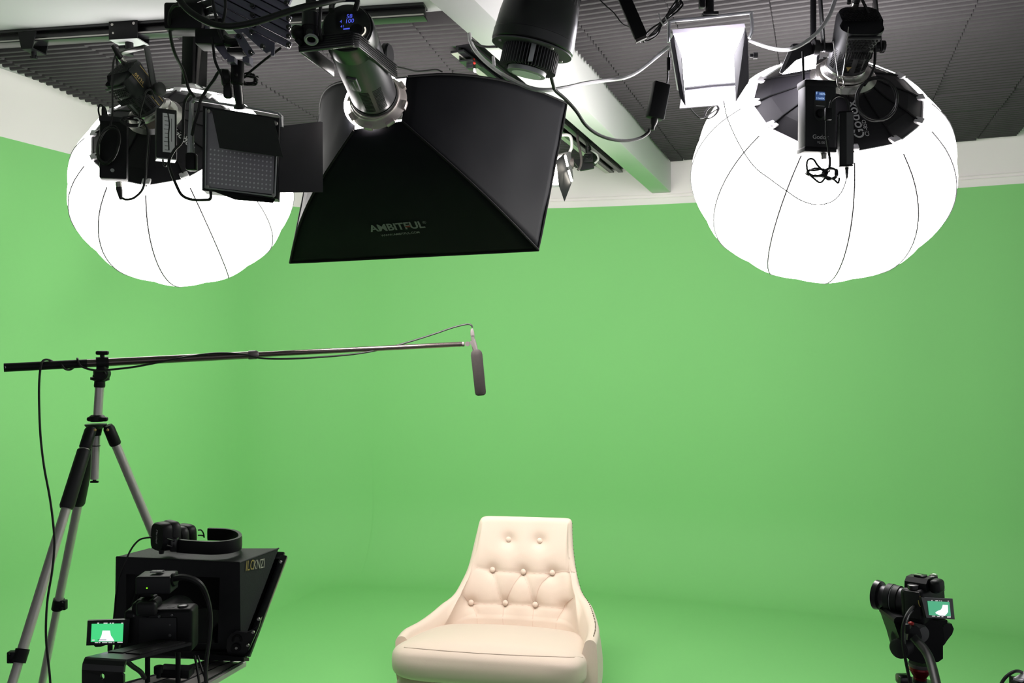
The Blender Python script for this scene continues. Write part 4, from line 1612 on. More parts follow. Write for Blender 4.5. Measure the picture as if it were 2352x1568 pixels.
# unlit panel, left of the softbox
YP = 2.30
root = thing('led_panel_light', P(555, 350, YP), 'unlit square panel with rows of grey dots and half-open black flaps', 'led light', 'panel lights')
q = [P(468, 244, YP + 0.02), P(643, 272, YP - 0.03), P(637, 457, YP - 0.03), P(466, 438, YP + 0.02)]
qx, qy = (q[1] - q[0]).normalized(), (q[0] - q[3]).normalized()
n = qx.cross(qy).normalized()
g = G()
bk = [p - n * 0.055 + V((-0.02, 0, 0)) for p in q]
g.add([p - n * 0.003 for p in q] + bk, [[0, 1, 2, 3], [7, 6, 5, 4], [0, 4, 5, 1], [1, 5, 6, 2], [2, 6, 7, 3], [3, 7, 4, 0]])
build('housing', g, M['black'], root)
cen = sum(q, V()) / 4


def qpt(u, v, lift=0.0):
    return (q[0].lerp(q[1], u)).lerp(q[3].lerp(q[2], u), v) + n * lift


g = G()
g.slab([qpt(0.04, 0.985), qpt(0.955, 0.985), qpt(0.955, 0.03), qpt(0.04, 0.03)], 0.003)
dp = build('frosted_front', g, M['diffuse_panel'], root)
g = G()
for r in range(8):
    for c in range(16):
        g.lathe(qpt(0.10 + c * 0.0535, 0.50 + r * 0.056, 0.0003), n, [(0, 0.0027), (0.0003, 0.0025)], 8)
build('led_dot', g, M['led_dot'], dp)
g = G()
for (u0, v0, u1, v1) in ((0.0, 0.0, 1.0, 0.035), (0.0, 0.95, 1.0, 1.0), (0.0, 0.0, 0.045, 1.0), (0.955, 0.0, 1.0, 1.0)):
    g.slab([qpt(u0, v1, 0.004), qpt(u1, v1, 0.004), qpt(u1, v0, 0.004), qpt(u0, v0, 0.004)], 0.006)
build('front_frame', g, M['dark_grey'], root)
g = G()
g.tube([qpt(0.055, 0.03, 0.008), qpt(0.055, 0.97, 0.008)], 0.0022, 8, 1)
g.tube([qpt(0.99, 0.40, 0.008), qpt(0.985, 0.97, 0.008)], 0.0022, 8, 1)
g.tube([qpt(0.06, 0.965, 0.008), qpt(0.97, 0.975, 0.008)], 0.0022, 8, 1)
build('hinge_rod', g, M['grey_metal'], root)
for u_, v_ in ((0.09, 0.055), (0.97, 0.075), (0.085, 0.95), (0.965, 0.965)):
    g = G()
    g.lathe(qpt(u_, v_, 0.006), n, [(0, 0.0052), (0.003, 0.005), (0.0035, 0.003)], 18)
    build('screw', g, M['alu'], root)
g = G()
g.slab([P(x, y, yy) for x, y, yy in ((504, 339, YP - 0.07), (650, 360, YP - 0.10), (628, 272, YP - 0.03), (486, 251, YP))], 0.002)
build('top_flap', g, M['flap_grey'], root)
g = G()
g.slab([P(x, y, yy) for x, y, yy in ((640, 442, YP - 0.02), (742, 441, YP + 0.03), (741, 281, YP + 0.03), (736, 279, YP + 0.03), (650, 289, YP - 0.02), (640, 292, YP - 0.02))], 0.002)
build('side_flap', g, M['flap_grey'], root)
g = G()
g.slab([P(x, y, yy) for x, y, yy in ((478, 434, YP), (635, 452, YP - 0.02), (627, 465, YP - 0.02), (540, 458, YP - 0.02))], 0.002)
build('bottom_flap', g, M['black'], root)
g = G()
yk = [P(447, 390, YP + 0.06), P(441, 330, YP + 0.06), P(440, 236, YP + 0.05), P(446, 229, YP + 0.05), P(560, 246, YP + 0.0), P(640, 261, YP - 0.02), P(647, 268, YP - 0.02), P(648, 290, YP - 0.02)]
for a, b in zip(yk[:-1], yk[1:]):
    d = (b - a).normalized()
    nn = (n - d * n.dot(d)).normalized()
    g.box((a + b) / 2, ((b - a).length + 0.005, 0.012, 0.006), cols(d, nn, d.cross(nn)), 0.001)
build('yoke', g, M['grey_metal'], root)
g = G()
g.box(P(440, 372, YP + 0.05), (0.028, 0.03, 0.05), None, 0.006)
build('tilt_lock', g, M['black'], root)
g = G()
g.box(P(437, 300, YP + 0.075), (0.010, 0.012, 0.16), Matrix.Rotation(0.05, 3, 'Y'), 0.002)
build('back_strut', g, M['grey_metal'], root)
cable('bluish-black lead looping below the unlit panel and up behind its yoke', [(484, 440, YP + 0.02), (483, 456, YP + 0.02), (470, 459, YP + 0.03), (440, 458, YP + 0.05), (418, 448, YP + 0.06), (405, 425, YP + 0.06), (392, 392, YP + 0.07), (388, 370, YP + 0.08), (400, 345, YP + 0.08), (418, 322, YP + 0.08), (421, 270, YP + 0.08), (424, 235, YP + 0.08), (436, 215, YP + 0.06)], 0.0042)
cable('black lead curving from the scissor hanger past the black box to the panel yoke', [(412, 12, 2.05), (400, 14, 2.06), (391, 28, 2.08), (389, 55, 2.10), (394, 95, 2.14), (404, 128, 2.18), (420, 160, 2.24), (428, 185, 2.27), (434, 205, 2.28), (448, 225, 2.28)], 0.0042)
cable('black lead arching from the socket down the left edge of the unlit panel', [(527, 168, 2.18), (515, 161, 2.18), (502, 166, 2.19), (490, 185, 2.21), (472, 210, 2.24), (460, 232, 2.24), (455, 256, 2.24), (446, 285, 2.25), (441, 310, 2.27)], 0.0042)

# ------------------------------------------------------------------ scissor hanger, socket and spigot
YH = 2.05
root = thing('scissor_hanger', P(560, 60, YH), 'dark folded scissor-arm hanger with rows of bolts, above the unlit panel', 'hanger')
bars = [((497, 18), (664, 103)), ((497, -2), (664, 84)), ((536, 0), (666, 64)), ((570, -3), (667, 44)), ((600, -5), (664, 25)), ((560, -45), (662, 5)), ((540, -75), (662, -16))]
for k, (a, b) in enumerate(bars):
    xr_, yr_ = 668, 106 - 20 * k
    xl_ = 488
    pa, pb = P(xl_, yr_ - 0.515 * (xr_ - xl_), YH + 0.014), P(xr_, yr_, YH)
    d = (pb - pa).normalized()
    up2 = V((0, 0, 1)) - d * d.z
    up2.normalize()
    g = G()
    g.box((pa + pb) / 2, ((pb - pa).length, 0.010, 0.0172), cols(d, up2.cross(d), up2), 0.0030)
    build('arm', g, M['anod'], root)
for k in range(6):
    pa, pb = P(405, 52 - k * 19, YH + 0.10), P(505, 17 - k * 19, YH + 0.06)
    d = (pb - pa).normalized()
    up2 = (V((0, 0, 1)) - d * d.z).normalized()
    g = G()
    g.box((pa + pb) / 2, ((pb - pa).length, 0.004, 0.0185), cols(d, up2.cross(d), up2), 0.0012)
    build('rear_arm', g, M['black_gloss'], root)
g = G()
g.slab([P(x, y, YH + 0.022) for x, y in ((484, -70), (660, -20), (664, 98), (492, 10))], 0.006)
build('gap_shade_plate', g, M['black_matte'], root)  # dark slab added behind the arms so their gaps look shaded
g = G()
pl_ = [(486, 12), (500, 34), (545, 78), (558, 75), (600, 113), (611, 122), (622, 117), (622, 128), (630, 128), (631, 98), (520, 38), (500, 16)]
g.slab([P(x, y, YH + 0.016) for x, y in pl_][::-1], 0.004)
build('lower_plate', g, M['anod'], root)
for (x, y) in ((661.6, 102), (661.6, 82), (661.6, 61), (661.6, 41), (657, 5), (578.6, 12), (578.6, 33), (580, 55), (577, 72), (602, 105), (574.6, 119), (486, 23), (547, 82)):
    g = G()
    o = P(x, y, YH - 0.012)
    g.lathe(o + V((0, 0.008, 0)), V((0, -1, 0)), [(0, 0.0062), (0.005, 0.0062), (0.0055, 0.0048), (0.010, 0.0045)], 14)
    build('bolt', g, M['black_gloss'], root)
for a, b, yy in (((545, 78), (578, 128), YH - 0.002), ((487, 84), (524, 132), YH + 0.05), ((430, 40), (505, 92), YH + 0.07)):
    pa, pb = P(a[0], a[1], yy), P(b[0], b[1], yy)
    d = (pb - pa).normalized()
    up2 = (V((0, 0, 1)) - d * d.z).normalized()
    g = G()
    g.box((pa + pb) / 2, ((pb - pa).length, 0.004, 0.020), cols(d, up2.cross(d), up2), 0.001)
    build('link', g, M['anod'], root)
g = G()
g.box(P(430, 45, YH + 0.08), (0.10, 0.06, 0.07), None, 0.008)
g.box(P(490, 92, YH + 0.06), (0.075, 0.06, 0.04), None, 0.006)
g.tube([P(512, 88, YH + 0.05), P(530, 98, YH + 0.03), P(552, 97, YH + 0.02)], 0.012, 10, 4)
build('hinge_block', g, M['black'], root)
g = G()
g.box(P(547, 122, YH + 0.04), (0.040, 0.05, 0.012), None, 0.002)
build('end_block', g, M['black'], root)
for a in ([(522, 125), (538, 130), (538, 142), (522, 142)], [(557, 131), (573, 127), (573, 145), (557, 141)]):
    g = G()
    g.slab([P(x, y, YH + 0.01) for x, y in a][::-1], 0.03)
    build('cheek_plate', g, M['anod'], root)
g = G()
tp = P(470, -20, YH + 0.06)
g.box(V((P(560, -150, YH).x, YH + 0.03, CEIL - 0.012)), (0.32, 0.10, 0.024), None, 0.003)
for x in (480, 640):
    a = P(x, -60, YH + 0.03)
    g.tube([a, V((a.x, a.y, CEIL - 0.02))], 0.010, 10, 1)
build('ceiling_mount', g, M['black'], root)
root = thing('spigot_socket', P(546, 190, 2.10), 'black round socket and spigot joining the scissor hanger to the unlit panel', 'socket')
g = G()
g.lathe(P(546, 141, 2.10), V((-0.03, 0.03, -1)), [(0, 0.0145), (0.003, 0.0165), (0.055, 0.0165), (0.058, 0.014)], 28)
build('socket_barrel', g, M['black'], root)
g = G()
g.lathe(P(545, 190, 2.11), V((-0.04, 0.5, -1)), [(0, 0.011), (0.03, 0.0115), (0.052, 0.010), (0.060, 0.016), (0.064, 0.016)], 20)
build('spigot', g, M['black_gloss'], root)
g = G()
g.ball(P(541, 172, 2.084), 0.0055, None, 14)
build('set_screw', g, M['black_matte'], root)
g = G()
g.lathe(P(532, 178, 2.12), V((-1, -0.3, -0.1)), [(0, 0.010), (0.006, 0.020), (0.022, 0.022), (0.026, 0.016)], 20)
g.box(P(523, 208, 2.12), (0.020, 0.02, 0.04), None, 0.006)
build('lock_knob', g, M['rubber'], root)
g = G()
rng = random.Random(21)
pts = [P(572 + 20 * math.cos(i * 0.95) * rng.uniform(0.6, 1.15), 183 + 14 * math.sin(i * 0.95) * rng.uniform(0.4, 1.2), 2.17 + rng.uniform(-0.015, 0.015)) for i in range(40)]
g.tube(pts, 0.0022, 6, 5)
single('hanging_cable_tangle', g, M['rubber'], 'small bundle of looped black wire behind the round spigot socket', 'cable')
cable('black lead running up from the looped wire bundle to the scissor hanger plate', [(566, 172, 2.15), (590, 152, 2.14), (615, 132, 2.12), (632, 120, 2.10), (645, 110, 2.09)], 0.0032)
root = thing('ballast_box', P(447, 140, 2.35), 'upright black and brown-grey box hanging between rail and left lantern', 'box')
g = G()
cb_ = P(447, 138, 2.36)
g.box(cb_, (0.046, 0.052, 0.148), cols((1, -0.55, 0), (0.55, 1, 0), (0, 0, 1)) @ Matrix.Rotation(0.035, 3, 'Y'), 0.002)
build('body', g, M['black'], root)
g = G()
fr_ = [P(457, 82, 2.335), P(473, 88, 2.37), P(466, 203, 2.37), P(450, 192, 2.335)]
g.slab(fr_[::-1], 0.003)
build('side_panel', g, M['brown_grey'], root)
g = G()
g.slab([P(421, 192, 2.37), P(450, 193, 2.335), P(466, 204, 2.37), P(440, 196, 2.40)], 0.003)
build('bottom_plate', g, M['grey_metal'], root)
g = G()
g.tube([P(455, 82, 2.36), P(455, 40, 2.37), V((P(455, 40, 2.37).x, 2.37, CEIL))], 0.012, 12, 1)
build('hanging_bar', g, M['black'], root)
cable('thick black cable swooping across in front of the scissor hanger', [(405, -12, 1.74), (425, 16, 1.73), (450, 36, 1.72), (480, 52, 1.71), (512, 60, 1.70), (545, 59, 1.70), (590, 50, 1.70), (640, 34, 1.71), (690, 18, 1.72), (740, 7, 1.74), (790, -4, 1.78)], 0.0068, n=12)
cable('black lead dropping in front of the scissor hanger bolts', [(487, -8, 1.95), (490, 10, 1.95), (497, 45, 1.95), (503, 70, 1.96), (512, 92, 1.97)], 0.0036)
cable('black lead crossing the scissor hanger beside the dropping lead', [(517, -8, 1.94), (518, 20, 1.94), (513, 45, 1.95), (508, 62, 1.96)], 0.0038)
cable('black lead hanging from the scissor hanger hinge past the socket knob', [(486, 86, 2.08), (490, 110, 2.08), (493, 135, 2.09), (500, 155, 2.09), (510, 175, 2.09), (515, 195, 2.09)], 0.0036)
# ------------------------------------------------------------------ armchair
PHI = math.radians(10)
CR = V((math.cos(PHI), -math.sin(PHI), 0))
CB = V((math.sin(PHI), math.cos(PHI), 0))
C0 = V((-0.087, 3.037, 0))
FCH = cols(CR, CB, UP)


def cw(x, y, z):
    return C0 + CR * x + CB * y + V((0, 0, z))


def chair_pt(px, py, y):
    q = (px - CX) / FPX
    # x so that the sight line's column is px at chair depth y
    x = (q * (C0.y + CB.y * y) - C0.x - CB.x * y) / (CR.x - q * CR.y)
    d = C0.y + CR.y * x + CB.y * y
    return x, CAMH - (py - CY) / FPX * d


sil = [(933, 1458, .14), (945, 1440, .25), (975, 1425, .36), (1010, 1400, .47), (1040, 1370, .555), (1055, 1340, .605), (1073, 1303, .65), (1085, 1250, .69), (1095, 1205, .712), (1099, 1183, .72)]
sil_r = [(1318, 1189, .72), (1316, 1210, .715), (1317, 1250, .70), (1321, 1300, .66), (1330, 1345, .61), (1338, 1375, .555), (1346, 1402, .47), (1352, 1428, .36), (1350, 1448, .25), (1343, 1467, .14)]


def sil3(px, py, y):
    x, z = chair_pt(px, py, y)
    return V((x, y, z))


def resample(pts, n, smooth=True):
    q = catmull(pts, 10) if smooth else pts
    acc = [0.0]
    for a, b in zip(q[:-1], q[1:]):
        acc.append(acc[-1] + (b - a).length)
    out, k = [], 0
    for i in range(n):
        s_ = acc[-1] * i / (n - 1)
        while k < len(q) - 2 and acc[k + 1] < s_:
            k += 1
        out.append(q[k].lerp(q[k + 1], (s_ - acc[k]) / max(acc[k + 1] - acc[k], 1e-9)))
    return out


def soften(pts, n):
    for _ in range(n):
        pts = [pts[0]] + [(a + b * 2 + c) / 4 for a, b, c in zip(pts[:-2], pts[1:-1], pts[2:])] + [pts[-1]]
    return pts


NA, NT, NVI, NRO, NOU = 70, 46, 60, 10, 14
el = resample([sil3(*p) for p in sil], NA)
er = resample([sil3(*p) for p in sil_r], NA)
et = resample([el[-1], er[0]], NT, False)
E_ = soften(el + et[1:-1] + er, 10)
bl_ = resample([V((-.335, .16, .33)), V((-.332, .30, .33)), V((-.31, .46, .33)), V((-.25, .555, .33)), V((-.19, .585, .33))], NA)
br2 = resample([V((.19, .585, .33)), V((.25, .555, .33)), V((.30, .46, .33)), V((.32, .30, .33)), V((.325, .10, .33))], NA)
bt = resample([bl_[-1], V((0, .60, .33)), br2[0]], NT)
B_ = soften(bl_ + bt[1:-1] + br2, 6)
ol_ = resample([V((-.345, .15, .14)), V((-.36, .30, .14)), V((-.36, .50, .14)), V((-.29, .66, .14)), V((-.20, .70, .14))], NA)
or_ = resample([V((.20, .70, .14)), V((.30, .66, .14)), V((.365, .50, .14)), V((.372, .30, .14)), V((.355, .12, .14))], NA)
ot = resample([ol_[-1], V((0, .72, .14)), or_[0]], NT)
O_ = soften(ol_ + ot[1:-1] + or_, 6)
NC = len(E_)
ROLL = 0.024


def edge_frames():
    tvs, outs = [], []
    for i in range(NC):
        tu = (E_[min(i + 1, NC - 1)] - E_[max(i - 1, 0)]).normalized()
        w = max(0.0, min(1.0, (abs(tu.z) - 0.35) / 0.45))
        w = w * w * (3 - 2 * w)
        tgt = B_[i].lerp(V((0, 0.66, E_[i].z)), w)
        din = tgt - E_[i]
        din = (din - tu * din.dot(tu)).normalized()
        n = tu.cross(din).normalized()
        if n.dot(E_[i] - V((0, 0.22, 0.80))) < 0:
            n = -n
        tvs.append(-din)
        outs.append(n)
    for _ in range(10):
        tvs = soften(tvs, 1)
        outs = soften(outs, 1)
    return [t.normalized() for t in tvs], [o.normalized() for o in outs]


def shell_grid():
    cols_ = []
    tvs, outs = edge_frames()
    softs = []
    for i in range(NC):
        s_ = abs((E_[min(i + 1, NC - 1)] - E_[max(i - 1, 0)]).normalized().z)
        softs.append(1.0 - max(0.0, min(1.0, (s_ - 0.4) / 0.5)))
    for _ in range(160):
        softs = [softs[0]] + [(a + b * 2 + c) / 4 for a, b, c in zip(softs[:-2], softs[1:-1], softs[2:])] + [softs[-1]]
    for i in range(NC):
        soft_ = softs[i]
        bu = (B_[min(i + 1, NC - 1)] - B_[max(i - 1, 0)]).normalized()
        inw = V((bu.y, -bu.x, 0)).normalized()               # towards the sitter
        up_ = E_[i] - B_[i]
        tv, out = tvs[i], outs[i]
        e0 = E_[i] - tv * ROLL
        col = []
        for k in range(NVI + 1):
            v = k / NVI
            col.append(B_[i].lerp(e0, v) + inw * (0.012 * math.sin(math.pi * v) * min(1.0, up_.length / 0.3) * soft_))
        for k in range(1, NRO + 1):
            a = math.pi * k / NRO
            col.append(e0 + out * (ROLL * (1 - math.cos(a))) + tv * (ROLL * math.sin(a)))
        st_ = col[-1]
        for k in range(1, NOU + 1):
            v = k / NOU
            p = st_.lerp(O_[i], v)
            bulge = V((O_[i].x, O_[i].y - 0.35, 0)).normalized() * (0.022 * math.sin(math.pi * v))
            col.append(p + bulge)
        cols_.append(col)
    return cols_


def shell_geo(grid):
    g = G()
    m = len(grid[0])
    fs = []
    for i in range(NC - 1):
        for k in range(m - 1):
            fs.append([i * m + k, (i + 1) * m + k, (i + 1) * m + k + 1, i * m + k + 1])
    fs.append(list(range(m)))
    fs.append([(NC - 1) * m + k for k in range(m)][::-1])
    g.add([cw(*p) for c in grid for p in c], fs)
    return g


grid = shell_grid()
g0 = shell_geo(grid)
bv0 = BVHTree.FromPolygons(g0.v, g0.f)
btn_px = [(1166, 1240), (1238, 1243), (1129, 1310), (1200, 1315), (1267, 1317), (1082, 1386), (1159, 1387), (1227, 1391), (1295, 1397)]
btn = [hit(bv0, *b) for b in btn_px]
btn_w = [b[0] for b in btn]
crease_px = [[(1129, 1310), (1150, 1375), (1159, 1387)], [(1200, 1315), (1178, 1345), (1159, 1387)], [(1200, 1315), (1215, 1350), (1227, 1391)], [(1267, 1317), (1240, 1345), (1227, 1391)],
             [(1082, 1386), (1159, 1387), (1227, 1391), (1295, 1397)], [(1082, 1386), (1094, 1410), (1097, 1440)], [(1159, 1387), (1155, 1415), (1156, 1440)], [(1227, 1391), (1224, 1415), (1224, 1445)], [(1295, 1397), (1279, 1425), (1277, 1455)],
             [(1075, 1301), (1095, 1303), (1129, 1310)], [(1129, 1310), (1200, 1315), (1267, 1317)], [(1267, 1317), (1290, 1312), (1321, 1313)], [(1046, 1358), (1065, 1368), (1082, 1386)], [(1295, 1397), (1300, 1385), (1316, 1373)]]
segs = []
for c in crease_px:
    q = [hit(bv0, *p)[0] for p in c]
    q = [p for p in q if p is not None]
    if len(q) > 1:
        q = catmull(q, 6)
        segs += list(zip(q[:-1], q[1:]))


def seg_d(p, a, b):
    ab = b - a
    t = max(0, min(1, (p - a).dot(ab) / max(ab.length_squared, 1e-9)))
    return (p - a - ab * t).length


def dented(grid):
    out = [[p.copy() for p in c] for c in grid]
    for i in range(1, NC - 1):
        for k in range(8, NVI + 3):
            p = grid[i][k]
            w = cw(*p)
            db = min((w - b).length for b in btn_w if b is not None)
            dep = 0.019 * math.exp(-(db / 0.028) ** 2) + 0.008 * math.exp(-(db / 0.070) ** 2)
            if db < 0.20:
                ds = min(seg_d(w, a, b) for a, b in segs)
                dep += 0.0050 * math.exp(-(ds / 0.008) ** 2) + 0.0035 * math.exp(-(ds / 0.028) ** 2)
            if dep < 1e-5:
                continue
            n = (grid[i + 1][k] - grid[i - 1][k]).cross(grid[i][min(k + 1, NVI + 3)] - grid[i][k - 1]).normalized()
            if n.y < 0:
                n = -n
            out[i][k] = p + n * dep
    return out


root = thing('armchair', C0 + CB * 0.35, 'cream button-tufted armchair with sloping arms on the green floor', 'armchair')
grid_d = dented(grid)
g = shell_geo(grid_d)
shell_ch = build('backrest', g, M['cream'], root, angle=70)
bv1 = BVHTree.FromPolygons(g.v, g.f)
for b, nrm_b in btn[:8]:
    if b is None:
        continue
    nn = V((nrm_b.x, nrm_b.y, nrm_b.z * 0.3)).normalized()
    if nn.y > 0:
        nn = -nn
    g = G()
    g.ball(b - nn * 0.023, 0.0125, frame(nn), 20, (1, 1, 0.75))
    build('button', g, M['cream'], shell_ch)
g = G()
for c in crease_px:
    q = []
    for p in c:
        h = hit(bv1, *p)
        if h[0] is not None:
            q.append(h[0])
    if len(q) > 1:
        qq = []
        for p in catmull(q, 5):
            px_, py_ = CX + FPX * p.x / p.y, CY - FPX * (p.z - CAMH) / p.y
            h = hit(bv1, px_, py_)
            qq.append(h[0] if h[0] is not None else p)
        g.tube(qq, 0.0011, 5, 1)
build('tufting_seam', g, M['cream_crease'], shell_ch)
# nailheads along the outer edges
for side in (0, -1):
    g = G()
    k0 = NVI + NRO - (4 if side else 1)
    idx = range(4, NA) if side == 0 else range(NC - NA, NC - 4)
    pts = [cw(*(grid[i][k0].lerp(grid[i][k0 - 1], 0.5))) for i in idx]
    pts = catmull(pts, 3)
    acc = 0
    last = pts[0]
    for p in pts[1:]:
        acc += (p - last).length
        last = p
        if acc > 0.0130:
            acc = 0
            g.ball(p, 0.0030, None, 8)
    build('nail_stud_trim', g, M['bronze'], root)
# seat cushion
g = G()
nu, nv = 72, 40
vs, fs = [], []


def sp(v, e):
    return math.copysign(abs(v) ** e, v)


for i in range(nv + 1):
    th = -math.pi / 2 + math.pi * i / nv
    for j in range(nu):
        a = 2 * math.pi * j / nu
        cx_, cz = sp(math.cos(th), 0.42), sp(math.sin(th), 0.55)
        x = 0.376 * cx_ * sp(math.cos(a), 0.26) - 0.022
        y = 0.300 + 0.312 * cx_ * sp(math.sin(a), 0.30)
        z = 0.385 + 0.075 * cz
        if cz > 0:
            z += 0.030 * (1 - (x / 0.385) ** 2) * max(0, 1 - ((y - 0.32) / 0.33) ** 2)
        if y < 0.08:
            y += 0.010 * math.sin(z * 70) * 0.25 * abs(cz) + 0.004 * noise.noise(V((x * 5, 0, z * 30)))
        z -= 0.20 * max(0, y - 0.06)
        vs.append(cw(x, y, z))
for i in range(nv):
    for j in range(nu):
        fs.append([i * nu + j, i * nu + (j + 1) % nu, (i + 1) * nu + (j + 1) % nu, (i + 1) * nu + j])
g.add(vs, fs)
cush = build('seat_cushion', g, M['cream'], root, angle=80)
bvc = BVHTree.FromPolygons(vs, fs)
g = G()
pp = []
for t in range(21):
    u = t / 20
    h = hit(bvc, 907 + (1338 - 907) * u, 1484 + 25 * u + 4 * math.sin(math.pi * u))
    if h[0] is not None:
        pp.append(h[0] + V((0, -0.0005, 0)))
if len(pp) > 2:
    g.tube(pp, 0.0030, 6, 2)
    build('cushion_piping', g, M['cream'], cush)
g = G()
g.box(cw(-0.018, 0.27, 0.215), (0.715, 0.46, 0.20), FCH, 0.03, 3)
build('seat_base', g, M['cream'], root)
for sx in (-1, 1):
    for yy in (0.16, 0.64):
        g = G()
        g.lathe(cw(0.335 * sx, yy, 0.0), UP, [(0, 0.016), (0.15, 0.026)], 16)
        build('leg', g, M['black'], root)

# ------------------------------------------------------------------ boom stand and microphone
YT = 2.45
apex = P(222, 968, YT)
root = thing('boom_stand', V((apex.x, apex.y, 0)), 'silver and black tripod carrying a long boom pole across the green wall', 'boom stand')
colb, colt = P(217, 1100, YT), P(229, 885, YT)
g = G()
g.cyl(P(221, 985, YT), colb, 0.0115, n=24)
g.cyl(P(224, 962, YT), colt, 0.0125, n=24)
build('centre_column', g, M['alu'], root)
g = G()
g.torus(P(219.5, 1023, YT), colt - colb, 0.0118, 0.0015)
g.cyl(colb, colb - UP * 0.006, 0.005, n=12)
g.box(colb - UP * 0.008, (0.024, 0.008, 0.006), None, 0.002)
build('column_foot', g, M['black'], root)
g = G()
ax = (colt - colb).normalized()
g.lathe(P(228.5, 889, YT), ax, [(0, 0.0145), (0.004, 0.0155), (0.018, 0.0145), (0.022, 0.026), (0.029, 0.026), (0.030, 0.020), (0.036, 0.020), (0.037, 0.012)], 28)
build('top_plate', g, M['black'], root)
g = G()
hc = P(235, 858, YT - 0.01)
g.lathe(hc + V((-0.003, 0.018, 0)), V((0.15, -1, 0)), [(0, 0.017), (0.003, 0.020), (0.030, 0.020), (0.034, 0.016)], 28)
g.box(P(231, 862, YT), (0.036, 0.026, 0.036), None, 0.006)
g.tube([P(236, 843, YT - 0.03), P(238, 852, YT - 0.035), P(242, 860, YT - 0.035)], 0.004, 8, 3)
build('tilt_joint', g, M['black'], root)
bl, br_ = P(11, 844, 2.26), P(1060, 790, 2.92)
bd = (br_ - bl).normalized()


def on_boom(px):
    q = (px - CX) / FPX
    t = (q * bl.y - bl.x) / (bd.x - q * bd.y)
    return bl + bd * t


g = G()
cp = on_boom(235)
g.cyl(cp - bd * 0.016, cp + bd * 0.016, 0.0165, n=24)
g.box(cp - UP * 0.016, (0.026, 0.024, 0.014), None, 0.004)
g.lathe(cp + UP * 0.015, UP, [(0, 0.006), (0.008, 0.006)], 12)
g.box(cp + UP * 0.028, (0.036, 0.012, 0.012), None, 0.004)
build('boom_clamp', g, M['black'], root)
g = G()
g.cyl(bl, on_boom(575), 0.0115, n=28)
boom = build('boom_pole', g, M['pole'], root)
boom['label'] = 'thick lower section of the dark boom pole'
g = G()
g.cyl(bl - bd * 0.002, on_boom(200), 0.0119, n=28)
build('end_grip', g, M['black'], boom)
g = G()
hp = on_boom(17) + V((0, -0.0120, 0.001))
g.lathe(hp, V((0, -1, 0)), [(0, 0.0035), (0.0006, 0.003)], 14)
build('end_hole', g, M['white_plastic'], boom)
g = G()
g.cyl(on_boom(575), br_, 0.0085, n=24)
build('boom_pole', g, M['pole'], root, label='thin upper section of the dark boom pole')
g = G()
g.lathe(on_boom(570), bd, [(0, 0.0125), (0.004, 0.0138), (0.024, 0.0138), (0.030, 0.0105)], 24)
build('collar', g, M['brown_grey'], root)
# tripod head and legs
g = G()
g.lathe(P(223, 968, YT), UP, [(0, 0.017), (0.004, 0.021), (0.016, 0.021), (0.020, 0.016)], 24)
g.box(P(224, 962, YT - 0.01), (0.062, 0.014, 0.014), None, 0.006)
build('column_lock', g, M['black'], root)
g = G()
g.lathe(P(220, 1000, YT), UP, [(0, 0.014), (0.020, 0.018), (0.030, 0.030), (0.034, 0.030)], 24)
build('shoulder', g, M['black'], root)


def foot_of(a, b):
    t = a.z / (a.z - b.z)
    return a + (b - a) * t


legs = [
    (P(207, 990, YT - 0.05), P(28, 1568, 2.12), 0.0130, 0.0155, 'dark'),
    (P(214, 985, YT + 0.02), P(97, 1568, 2.62), 0.0125, 0.0150, 'dark'),
    (P(251, 985, YT), P(495, 1568, 2.72), 0.0128, 0.0150, 'bare'),
]
for k, (a, b, r, rg, kind) in enumerate(legs):
    f = foot_of(a, b)
    d = (f - a).normalized()
    L_ = (f - a).length
    g = G()
    g.cyl(a + d * 0.02, a + d * (L_ * 0.42), r, n=24)
    leg = build('leg', g, M['alu'], root, label='silver tripod leg with %s' % ('a black foam grip' if kind == 'dark' else 'a bare upper tube'))
    g = G()
    g.cyl(a + d * (L_ * 0.41), a + d * (L_ * 0.72), r * 0.90, n=24)
    g.cyl(a + d * (L_ * 0.71), a + d * (L_ - 0.02), r * 0.76, n=24)
    build('leg_extension', g, M['alu'], leg)
    g = G()
    g.lathe(a - d * 0.012, d, [(0, 0.012), (0.010, 0.016), (0.060, 0.0165), (0.064, 0.0145)], 20)
    build('leg_joint', g, M['black'], leg)
    if kind == 'dark':
        g = G()
        # grip ends where the photograph shows it
        gl = {0: (a - P(150, 1172, 2.33)).length, 1: (a - P(182, 1163, 2.51)).length}[k]
        g.lathe(a + d * 0.055, d, [(0, rg), (0.004, rg + 0.003), (gl - 0.065, rg + 0.004), (gl - 0.058, rg + 0.001)], 24)
        build('foam_grip', g, M['rubber'], leg)
    for fr_ in (0.415, 0.715):
        g = G()
        q = a + d * (L_ * fr_)
        g.lathe(q - d * 0.018, d, [(0, r + 0.004), (0.034, r + 0.004)], 20)
        g.box(q + V((0.018 if k else -0.018, -0.004, 0)), (0.022, 0.018, 0.030), None, 0.003)
        for dz in (-0.008, 0.009):
            g.lathe(q + V((0.021 if k else -0.021, -0.014, dz)), V((0, -1, 0)), [(0, 0.004), (0.003, 0.003)], 10)
        build('lever_lock', g, M['black'], leg)
    g = G()
    g.lathe(f - d * 0.03 + UP * 0.0, d, [(0, 0.010), (0.004, 0.014), (0.026, 0.012)], 14)
    build('rubber_foot', g, M['rubber'], leg)
for (x, y) in ((218.5, 987), (247.5, 987)):
    g = G()
    g.lathe(P(x, y, YT - 0.075), V((0, -1, 0)), [(0, 0.0038), (0.002, 0.0032)], 14)
    build('pivot_screw', g, M['gold'], root)

